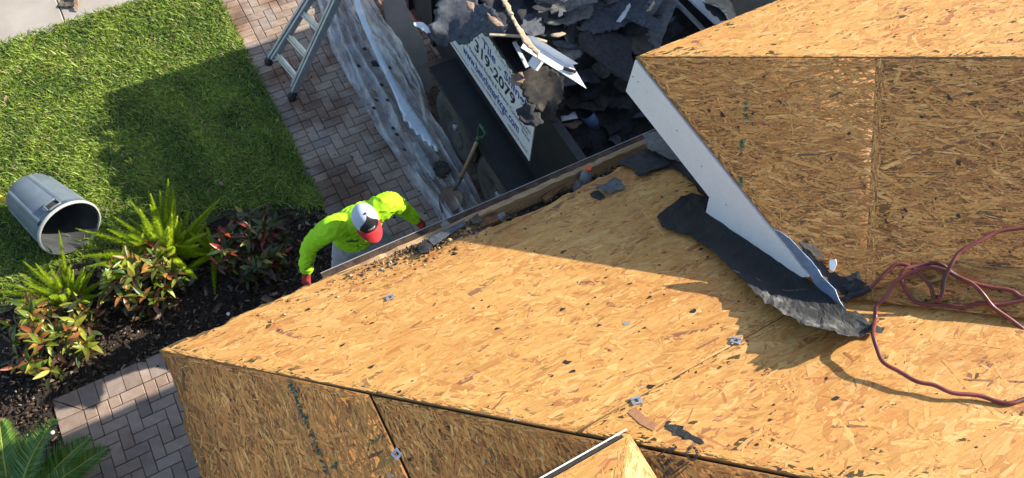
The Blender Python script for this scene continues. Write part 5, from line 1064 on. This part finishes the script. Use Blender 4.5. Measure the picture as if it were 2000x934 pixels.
def croton(cx, cy, rad, hgt, nst, seed, label, key):
    r = random.Random(seed); root = empty('croton_shrub', (cx, cy, 0)); thing(root, label, 'shrub', 'croton shrubs in the planting bed'); mb = MB(); tips = []
    for i in range(nst):
        a = r.uniform(0, 6.283); q = rad * math.sqrt(r.random()); hh = hgt * (1 - .45 * (q / rad) ** 2) * r.uniform(.75, 1.08); tx, ty = q * math.cos(a), q * math.sin(a)
        p0 = Vector((tx * .15, ty * .15, 0)); p1 = Vector((tx * .6, ty * .6, hh * .55)); p2 = Vector((tx, ty, hh)); mb.tube([p0, p1, p2], [.008, .006, .004], 5); tips.append((p2, (p2 - p1).normalized()))
        if r.random() < .7: tips.append((p1 * .45 + p2 * .55, (p2 - p1).normalized()))
    mb.build('stems', M['stem'], root); n = 0
    lm = CL[key][0]; lv = np.array([v.co for v in lm.vertices]); lf = [tuple(p.vertices) for p in lm.polygons]; V = []; F = []
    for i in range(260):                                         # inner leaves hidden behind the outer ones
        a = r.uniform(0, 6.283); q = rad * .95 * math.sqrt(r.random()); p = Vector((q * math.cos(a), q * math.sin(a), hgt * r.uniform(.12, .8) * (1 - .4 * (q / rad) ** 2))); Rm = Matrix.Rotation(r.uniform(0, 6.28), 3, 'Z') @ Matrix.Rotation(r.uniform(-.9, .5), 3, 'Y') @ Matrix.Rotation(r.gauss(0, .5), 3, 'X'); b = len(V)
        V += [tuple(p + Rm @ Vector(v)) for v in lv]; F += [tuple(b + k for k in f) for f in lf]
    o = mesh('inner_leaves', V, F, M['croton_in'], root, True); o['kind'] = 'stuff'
    for p, d in tips:
        for k in range(r.randint(5, 8)):
            if n >= 295: break
            o = bpy.data.objects.new('leaf', r.choice(CL[key])); COL.objects.link(o); o.parent = root; n += 1
            yaw = r.uniform(0, 6.283); pit = r.uniform(-1.25, -.15); o.location = p + d * r.uniform(-.05, .01); s_ = r.uniform(.75, 1.3); o.scale = (s_, s_, s_); o.rotation_euler = (r.gauss(0, .5), pit, yaw)
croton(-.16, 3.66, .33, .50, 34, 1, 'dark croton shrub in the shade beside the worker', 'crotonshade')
croton(-1.06, 3.80, .33, .52, 38, 2, 'yellow and red croton shrub in front of the large bright foxtail fern', 'croton')
croton(-1.86, 3.62, .36, .52, 40, 3, 'bronze green croton shrub at the left edge before the small foxtail fern', 'croton')
def plume_mesh(L, R_, seed):
    r = random.Random(seed); mb = MB(); mb.tube([(0, 0, 0), (.025 * L, 0, L * .5), (.09 * L, 0, L * .95)], [.004, .004, .002], 5); V = list(mb.v); F = list(mb.f); nr = int(L / .0075)
    for i in range(nr):
        t = i / nr; z = L * t; rad = R_ * (min(1, t * 6 + .35)) * (1 - t ** 2.2) + .004; x0 = .10 * L * t * t
        for k in range(26):
            a = r.uniform(0, 6.283); ln = rad * r.uniform(.35, 1.2); dz = ln * r.uniform(.0, .75); w = .0030
            c, s = math.cos(a), math.sin(a); b = len(V); V += [(x0 - s * w, c * w, z), (x0 + s * w, -c * w, z), (x0 + c * ln, s * ln, z + dz)]; F.append((b, b + 1, b + 2))
    me = bpy.data.meshes.new('plume'); me.from_pydata(V, [], F); me.materials.append(M['fern']); return me
PLM = [plume_mesh(.44, .036, 1), plume_mesh(.36, .036, 2), plume_mesh(.50, .035, 3), plume_mesh(.28, .033, 4)]
def fern(cx, cy, n, spread, seed, label, scl=1.0):
    r = random.Random(seed); root = empty('foxtail_fern', (cx, cy, 0)); thing(root, label, 'fern', 'foxtail ferns in the planting bed')
    for i in range(n):
        o = bpy.data.objects.new('plume', r.choice(PLM)); COL.objects.link(o); o.parent = root; a = i * 2.399 + r.gauss(0, .2); q = (i + .5) / n; tilt = .05 + spread * q ** .8 + r.gauss(0, .07)
        o.location = (.07 * q * math.cos(a), .07 * q * math.sin(a), .0); o.rotation_euler = (0, tilt, a); s_ = r.uniform(.8, 1.12) * scl; o.scale = (s_, s_, s_)
fern(-.86, 4.08, 58, .85, 5, 'large bright green foxtail fern beside the mouth of the trash can', 1.42)
fern(-1.74, 4.02, 36, .9, 6, 'small foxtail fern with bright plumes below the trash can', 1.1)
fern(-.50, 3.92, 18, 1.35, 7, 'low shaded foxtail fern tuft right of the large one', .85)
# sago palm in the bottom left corner
def frond_mesh(L, seed):
    r = random.Random(seed); mb = MB(); K = 14; pts = []
    for k in range(K + 1): t = k / K; pts.append(Vector((L * t * (1 - .10 * t), 0, .30 * L * t - .42 * L * t * t)))
    mb.tube(pts, list(np.linspace(.009, .003, K + 1)), 5, 1)
    for i in range(62):
        t = .08 + .91 * i / 61; f = t * K; k = min(K - 1, int(f)); p = pts[k].lerp(pts[k + 1], f - k); ln = .17 * (math.sin(math.pi * min(1, .12 + t * .86)) ** .6) * r.uniform(.9, 1.08)
        for s in (-1, 1):
            fw = .55 + .5 * t; d = Vector((fw, s * 1.0, .30 + r.gauss(0, .06))).normalized(); e = p + d * ln + Vector((0, 0, -.018)); m_ = p + d * ln * .5 + Vector((0, 0, .004)); w = Vector((.0048, 0, 0))
            b = len(mb.v); mb.v += [tuple(p - w), tuple(p + w), tuple(m_ + w), tuple(m_ - w), tuple(e)]; mb.f += [(b, b + 1, b + 2, b + 3), (b + 3, b + 2, b + 4)]; mb.m += [0, 0]
    me = bpy.data.meshes.new('frond'); me.from_pydata(mb.v, [], mb.f); me.materials.append(M['palm']); me.materials.append(M['rachis']); me.polygons.foreach_set('material_index', mb.m); return me
FR = [frond_mesh(.62, 1), frond_mesh(.55, 2), frond_mesh(.70, 3)]
pc = at(22, 1022, .30); sago = empty('sago_palm', (pc[0], pc[1], 0)); thing(sago, 'sago palm with arching green fronds in the bottom left corner', 'palm')
mb = MB(); mb.lathe([(.11, 0), (.12, .1), (.10, .2), (.07, .27), (0, .29)], (0, 0, 0), (0, 0, 1), 14); mb.build('trunk', M['stem'], sago)
rp = random.Random(3)
for i in range(23):
    o = bpy.data.objects.new('frond', FR[i % 3]); COL.objects.link(o); o.parent = sago; a = i * 2.399; o.location = (.04 * math.cos(a), .04 * math.sin(a), .26); o.rotation_euler = (rp.gauss(0, .15), -.15 - .75 * (i % 5) / 5 + rp.gauss(0, .05), a + .35); o.scale = (1.25, 1.25, 1.25)

# fallen leaves and bits on the grass and mulch
LF = leaf_mesh('dead_leaf', .07, .035, .3, .6, M['paper'])
for (x, y, l) in [(80, 126, 'curled brown dead leaf on the sunny lawn far from the can'), (436, 362, 'small brown dead leaf on the shaded lawn above the dark croton'), (88, 745, 'small dead leaf on the mulch beside the path corner'), (14, 188, 'brown dead leaf on the lawn at the left edge')]:
    p = at(x, y, .05); o = bpy.data.objects.new('dead_leaf', LF); COL.objects.link(o); o.location = p; o.rotation_euler = (random.uniform(-.4, .4), random.uniform(-.3, .3), random.uniform(0, 6)); thing(o, l, 'leaf')
for (x, y, l) in [(102, 845, 'white pebble on the mulch beside the paver path'), (446, 613, 'pale pebble on the dark mulch above the roof corner')]:
    mb = MB(); mb.lathe([(0, -.012), (.012, -.008), (.018, 0), (.013, .009), (0, .012)], at(x, y, .02), (.3, .1, 1), 9); o = mb.build('pebble', M['white'], None, True); thing(o, l, 'pebble')
# dried husk on the sidewalk
hk = empty('dry_palm_husk', at(140, 8, .012)); thing(hk, 'broken brown palm husk lying on the sidewalk at the lawn edge', 'palm husk'); ho = np.array(hk.location)
o = sheet('husk', [at(120, -20, .02) - ho, at(150, -30, .02) - ho, at(146, 6, .06) - ho, at(140, 12, .05) - ho, at(118, 12, .03) - ho, at(116, 4, .02) - ho], .02, M['stem'], .03, 8, .03, 5, .006, .03, parent=hk)
o = sheet('inner_face', [at(143, -20, .10) - ho, at(153, -16, .10) - ho, at(152, 20, .04) - ho, at(144, 16, .05) - ho], .012, M['paper'], .01, 8, .03, 6, .003, .03, parent=hk)

# ------------------------------------------------------------------ the worker
def blob(parts, vox, smooth_it=6, wr=0.0, wsc=9, seed=0):
    """closed shapes -> one continuous skin; parts: list of (kind, ...)"""
    mb = MB()
    for p in parts:
        if p[0] == 'limb':                                             # points, radii (round)
            P, R_ = p[1], p[2]; mb.tube(smooth_path(P, 5), np.interp(np.linspace(0, len(P) - 1, (len(P) - 1) * 5 + 1), range(len(P)), R_), 14)
            for q, r in ((P[0], R_[0]), (P[-1], R_[-1])): mb.lathe([(.001, -r * .98)] + [(r * math.cos(a), r * math.sin(a)) for a in np.linspace(-1.2, 1.2, 7)] + [(.001, r * .98)], q, (0, 0, 1), 12)
        elif p[0] == 'loft':                                           # rings: centre, half x, half y, yaw-less
            rings = p[1]; n = 20; V = []
            for (c, a, b) in rings: V += [(c[0] + a * math.cos(2 * math.pi * k / n), c[1] + b * math.sin(2 * math.pi * k / n) * .96, c[2] + (c[3] if len(c) > 3 else 0) * math.sin(2 * math.pi * k / n)) for k in range(n)]
            F = [(i * n + k, i * n + (k + 1) % n, (i + 1) * n + (k + 1) % n, (i + 1) * n + k) for i in range(len(rings) - 1) for k in range(n)] + [tuple(range(n))[::-1], tuple((len(rings) - 1) * n + k for k in range(n))]
            mb.add(V, F)
        elif p[0] == 'ell':
            c, rx, ry, rz = p[1], *p[2]; V = []; n = 16; m_ = 10
            for i in range(m_ + 1):
                a = -math.pi / 2 + math.pi * i / m_; cr = max(.02, math.cos(a)); V += [(c[0] + rx * cr * math.cos(6.28318 * k / n), c[1] + ry * cr * math.sin(6.28318 * k / n), c[2] + rz * math.sin(a)) for k in range(n)]
            F = [(i * n + k, i * n + (k + 1) % n, (i + 1) * n + (k + 1) % n, (i + 1) * n + k) for i in range(m_) for k in range(n)] + [tuple(range(n))[::-1], tuple(m_ * n + k for k in range(n))]
            mb.add(V, F)
    me = bpy.data.meshes.new('tmp'); me.from_pydata(mb.v, [], mb.f); o = bpy.data.objects.new('tmp', me); COL.objects.link(o)
    md = o.modifiers.new('r', 'REMESH'); md.mode = 'VOXEL'; md.voxel_size = vox; ms = o.modifiers.new('s', 'SMOOTH'); ms.factor = .5; ms.iterations = smooth_it
    dg = bpy.context.evaluated_depsgraph_get(); out = bpy.data.meshes.new_from_object(o.evaluated_get(dg)); bpy.data.objects.remove(o)
    if wr:
        for v, nrm in [(v, v.normal.copy()) for v in out.vertices]:
            c = v.co; w = noise.fractal(Vector((c.x * wsc + seed, c.y * wsc, c.z * wsc * 1.6)), 1, 2, 3); w2 = 1 - abs(noise.noise(Vector((c.x * wsc * 1.3, c.y * wsc * .8 + 5, c.z * wsc * 2.2 + seed)))) * 2
            v.co = c + nrm * (w * wr * .6 + max(0, w2) ** 3 * wr)
    out.polygons.foreach_set('use_smooth', [True] * len(out.polygons)); return out
WK = empty('person', (.63, 2.98, 0)); thing(WK, 'worker in a neon yellow shirt, red gloves and white cap bending below the eave', 'person'); wo = Vector(WK.location)
def wpart(name, me, mat):
    o = bpy.data.objects.new(name, me); COL.objects.link(o); me.materials.append(mat); o.parent = WK; o.matrix_parent_inverse = Matrix.Translation(-wo); return o
SLp, SRp = (.425, 2.875, 1.355), (.885, 2.885, 1.355)
ELp, WLp, HLp = (.245, 2.955, 1.09), (.158, 2.905, .875), (.128, 2.87, .79)
ERp, WRp, HRp = (1.015, 2.965, 1.08), (1.105, 2.935, .885), (1.145, 2.915, .80)
HD = Vector((.655, 2.735, 1.515))
legs = [('limb', [(.53, 3.02, .86), (.42, 2.94, .48), (.38, 3.02, .10)], [.085, .062, .042]), ('limb', [(.73, 3.02, .86), (.85, 2.95, .48), (.90, 3.03, .10)], [.085, .062, .042])]
body = [('loft', [((.63, 3.02, .80), .15, .10), ((.635, 2.99, 1.0), .145, .095), ((.645, 2.94, 1.2), .17, .105), ((.65, 2.88, 1.36), .16, .085), ((.653, 2.82, 1.42), .06, .055)]),
        ('limb', [(.652, 2.85, 1.38), (.655, 2.77, 1.47)], [.055, .052]), ('ell', HD, (.077, .098, .112)), ('ell', HD + Vector((0, -.055, -.055)), (.05, .05, .055)),
        ('ell', HD + Vector((0, -.105, -.03)), (.013, .02, .022)), ('ell', HD + Vector((.078, .0, -.02)), (.012, .022, .032)), ('ell', HD + Vector((-.078, .0, -.02)), (.012, .022, .032)),
        ('limb', [SLp, ELp, WLp], [.055, .042, .027]), ('limb', [SRp, ERp, WRp], [.055, .042, .027]), ('limb', [WLp, HLp], [.026, .032]), ('limb', [WRp, HRp], [.026, .032])] + legs + [('ell', (.38, 2.96, .05), (.04, .11, .04)), ('ell', (.90, 2.97, .05), (.04, .11, .04))]
wpart('body', blob(body, .011, 5), M['skin'])
shirt = [('loft', [((.625, 3.02, .80), .185, .125), ((.63, 3.005, .92), .19, .13), ((.64, 2.97, 1.08), .195, .135), ((.645, 2.93, 1.22), .215, .14), ((.65, 2.89, 1.33), .215, .12), ((.652, 2.86, 1.39), .15, .095), ((.653, 2.83, 1.425), .072, .068)]),
         ('limb', [(.50, 2.88, 1.33), SLp, (.335, 2.92, 1.23), ELp, (.19, 2.93, .97), WLp], [.095, .085, .074, .060, .054, .047]), ('limb', [(.80, 2.88, 1.33), SRp, (.955, 2.93, 1.22), ERp, (1.07, 2.95, .97), WRp], [.095, .085, .074, .060, .054, .047])]
SH = wpart('shirt', blob(shirt, .010, 4, .011, 12, 3), M['hivis'])
pants = [('loft', [((.63, 3.02, .90), .165, .115), ((.63, 3.02, .80), .185, .13), ((.63, 3.02, .70), .20, .125)]), ('limb', [(.53, 3.02, .80), (.415, 2.94, .48), (.38, 3.02, .08)], [.11, .088, .072]), ('limb', [(.73, 3.02, .80), (.855, 2.95, .48), (.90, 3.03, .08)], [.11, .088, .072])]
wpart('trousers', blob(pants, .014, 5, .010, 8, 9), M['pants'])
for x in (.38, .90): wpart('boot', blob([('ell', (x, 2.95, .045), (.052, .135, .055)), ('limb', [(x, 3.03, .06), (x, 3.03, .18)], [.055, .055])], .012, 3), M['boot'])
def glove(W, Hc, sgn_):
    W = Vector(W); Hc = Vector(Hc); d = (Hc - W).normalized(); side = Vector((0, 1, 0)); side = (side - d * side.dot(d)).normalized(); palm = d.cross(side) * sgn_; parts = [('limb', [W - d * .02, W + d * .02, Hc + d * .02], [.042, .034, .036])]
    parts.append(('limb', [Hc - side * .022, Hc + side * .022], [.026, .026])); parts.append(('limb', [Hc + d * .03 - side * .028, Hc + d * .03 + side * .028], [.022, .022]))
    for k, ln in enumerate((.066, .078, .074, .058)):
        b = Hc + d * .035 + side * (-.033 + .022 * k); p1 = b + d * ln * .5 + palm * .006; p2 = p1 + d * ln * .36 + palm * .022; p3 = p2 + d * ln * .2 + palm * .026; parts.append(('limb', [b, p1, p2, p3], [.0115, .0105, .010, .009]))
    tb = Hc - side * .03 - d * .01; parts.append(('limb', [tb, tb - side * .028 + d * .03 + palm * .01, tb - side * .03 + d * .06 + palm * .03], [.014, .012, .0105]))
    return blob(parts, .0048, 3)
wpart('glove', glove(WLp, HLp, 1), M['glove']); wpart('glove', glove(WRp, HRp, -1), M['glove'])
# cap: crown, dark front panel, red bill, button and white badge
def cap():
    tilt = Matrix.Translation(HD + Vector((0, .002, .022))) @ Matrix.Rotation(.06, 4, 'Z') @ Matrix.Rotation(.30, 4, 'X')
    n, m_ = 112, 40; V = []; F = []; mi = []
    for i in range(m_ + 1):
        a = math.pi / 2 * i / m_; V += [tilt @ Vector((.092 * math.cos(a) ** .85 * math.cos(6.28318 * k / n), .112 * math.cos(a) ** .85 * math.sin(6.28318 * k / n), .125 * math.sin(a) ** 1.05)) for k in range(n)]
    for i in range(m_):
        for k in range(n):
            F.append((i * n + k, i * n + (k + 1) % n, (i + 1) * n + (k + 1) % n, (i + 1) * n + k)); ang = (6.28318 * (k + .5) / n - 1.5 * math.pi) ; ang = (ang + math.pi) % (2 * math.pi) - math.pi; mi.append(1 if abs(ang) < .98 * (1 - (i / m_) ** 2.6) and i < m_ - 2 else 0)
    o = mesh('cap', [v - wo for v in V], F, [M['capwhite'], M['tblack']], WK, True, mi)
    V = []; K = 14
    for j in range(7):
        t = j / 6
        for k in range(K + 1):
            u = -1 + 2 * k / K; x = .088 * u * (1 + .05 * t); y0 = -.112 * math.sqrt(max(0, 1 - (u * .93) ** 2)); y = y0 - t * .082 * math.sqrt(max(0.0, 1 - u * u * .92)); V.append(tilt @ Vector((x, y, .006 - .030 * u * u - .012 * t)))
    F = [(j * (K + 1) + k, j * (K + 1) + k + 1, (j + 1) * (K + 1) + k + 1, (j + 1) * (K + 1) + k) for j in range(6) for k in range(K)]; nv = len(V)
    V2 = [v - wo for v in V] + [v - wo - Vector((0, 0, .004)) for v in V]
    b = mesh('bill', V2, F + [tuple(nv + i for i in f[::-1]) for f in F], M['red'], o, True)
    mb = MB(); mb.lathe([(.001, .010), (.006, .009), (.009, .004), (.008, -.004)], tilt @ Vector((0, 0, .124)) - wo, tilt.to_3x3() @ Vector((0, 0, 1)), 12); mb.build('button', M['red'], o, True)
    mb = MB()
    for q, (u0, u1, z0, z1) in enumerate(((-.028, -.014, .045, .060), (-.011, .0, .046, .064), (.003, .012, .048, .064), (.015, .028, .050, .066), (-.026, .024, .038, .043))):
        P = []
        for u, z in ((u0, z0), (u1, z0 + .002), (u1, z1 + .002), (u0, z1)):
            s = math.asin(min(1, (z / .125)) ** (1 / 1.05)); ry = .112 * math.cos(s) ** .85; rx = .092 * math.cos(s) ** .85; P.append(tilt @ Vector((u, -ry * math.sqrt(1 - (u / rx) ** 2) - .003, z)) - wo)
        mb.add(P, [(0, 1, 2, 3)])
    mb.build('badge', M['capwhite'], o)
cap()
# dark print and smudges on the shirt
for (x, y, w_, h_) in [(742, 441, 5, 8), (690, 471, 14, 3), (703, 480, 8, 2), (608, 515, 4, 3), (784, 424, 7, 3), (779, 428, 3, 5), (640, 481, 8, 3), (598, 526, 4, 3)]:
    org = Vector(CAMV); dirv = Vector(ray(x, y)).normalized(); hit, loc, nrm, _ = SH.ray_cast(org - wo + wo, dirv) if False else SH.ray_cast(SH.matrix_world.inverted() @ org, dirv)
    if hit:
        r = random.Random(x); P = []; sc_m = (loc - org).length / FPX; right = Vector(RC[0]); dn = Vector(RC[1])
        for k in range(8):
            a = k * .785; d_ = Vector(ray(x + w_ * math.cos(a) * r.uniform(.6, 1.2), y + h_ * math.sin(a) * r.uniform(.6, 1.2))).normalized(); ok, l2, n2, _ = SH.ray_cast(org, d_)
            if ok: P.append(l2 + n2 * .0025)
        if len(P) > 3: mesh('smudge', P, [tuple(range(len(P)))], M['tblack'] if w_ == 5 else mnoise('shirt_grime', [(.3, (.05, .08, .03)), (.7, (.09, .13, .04))], 20, .8, 0), SH)
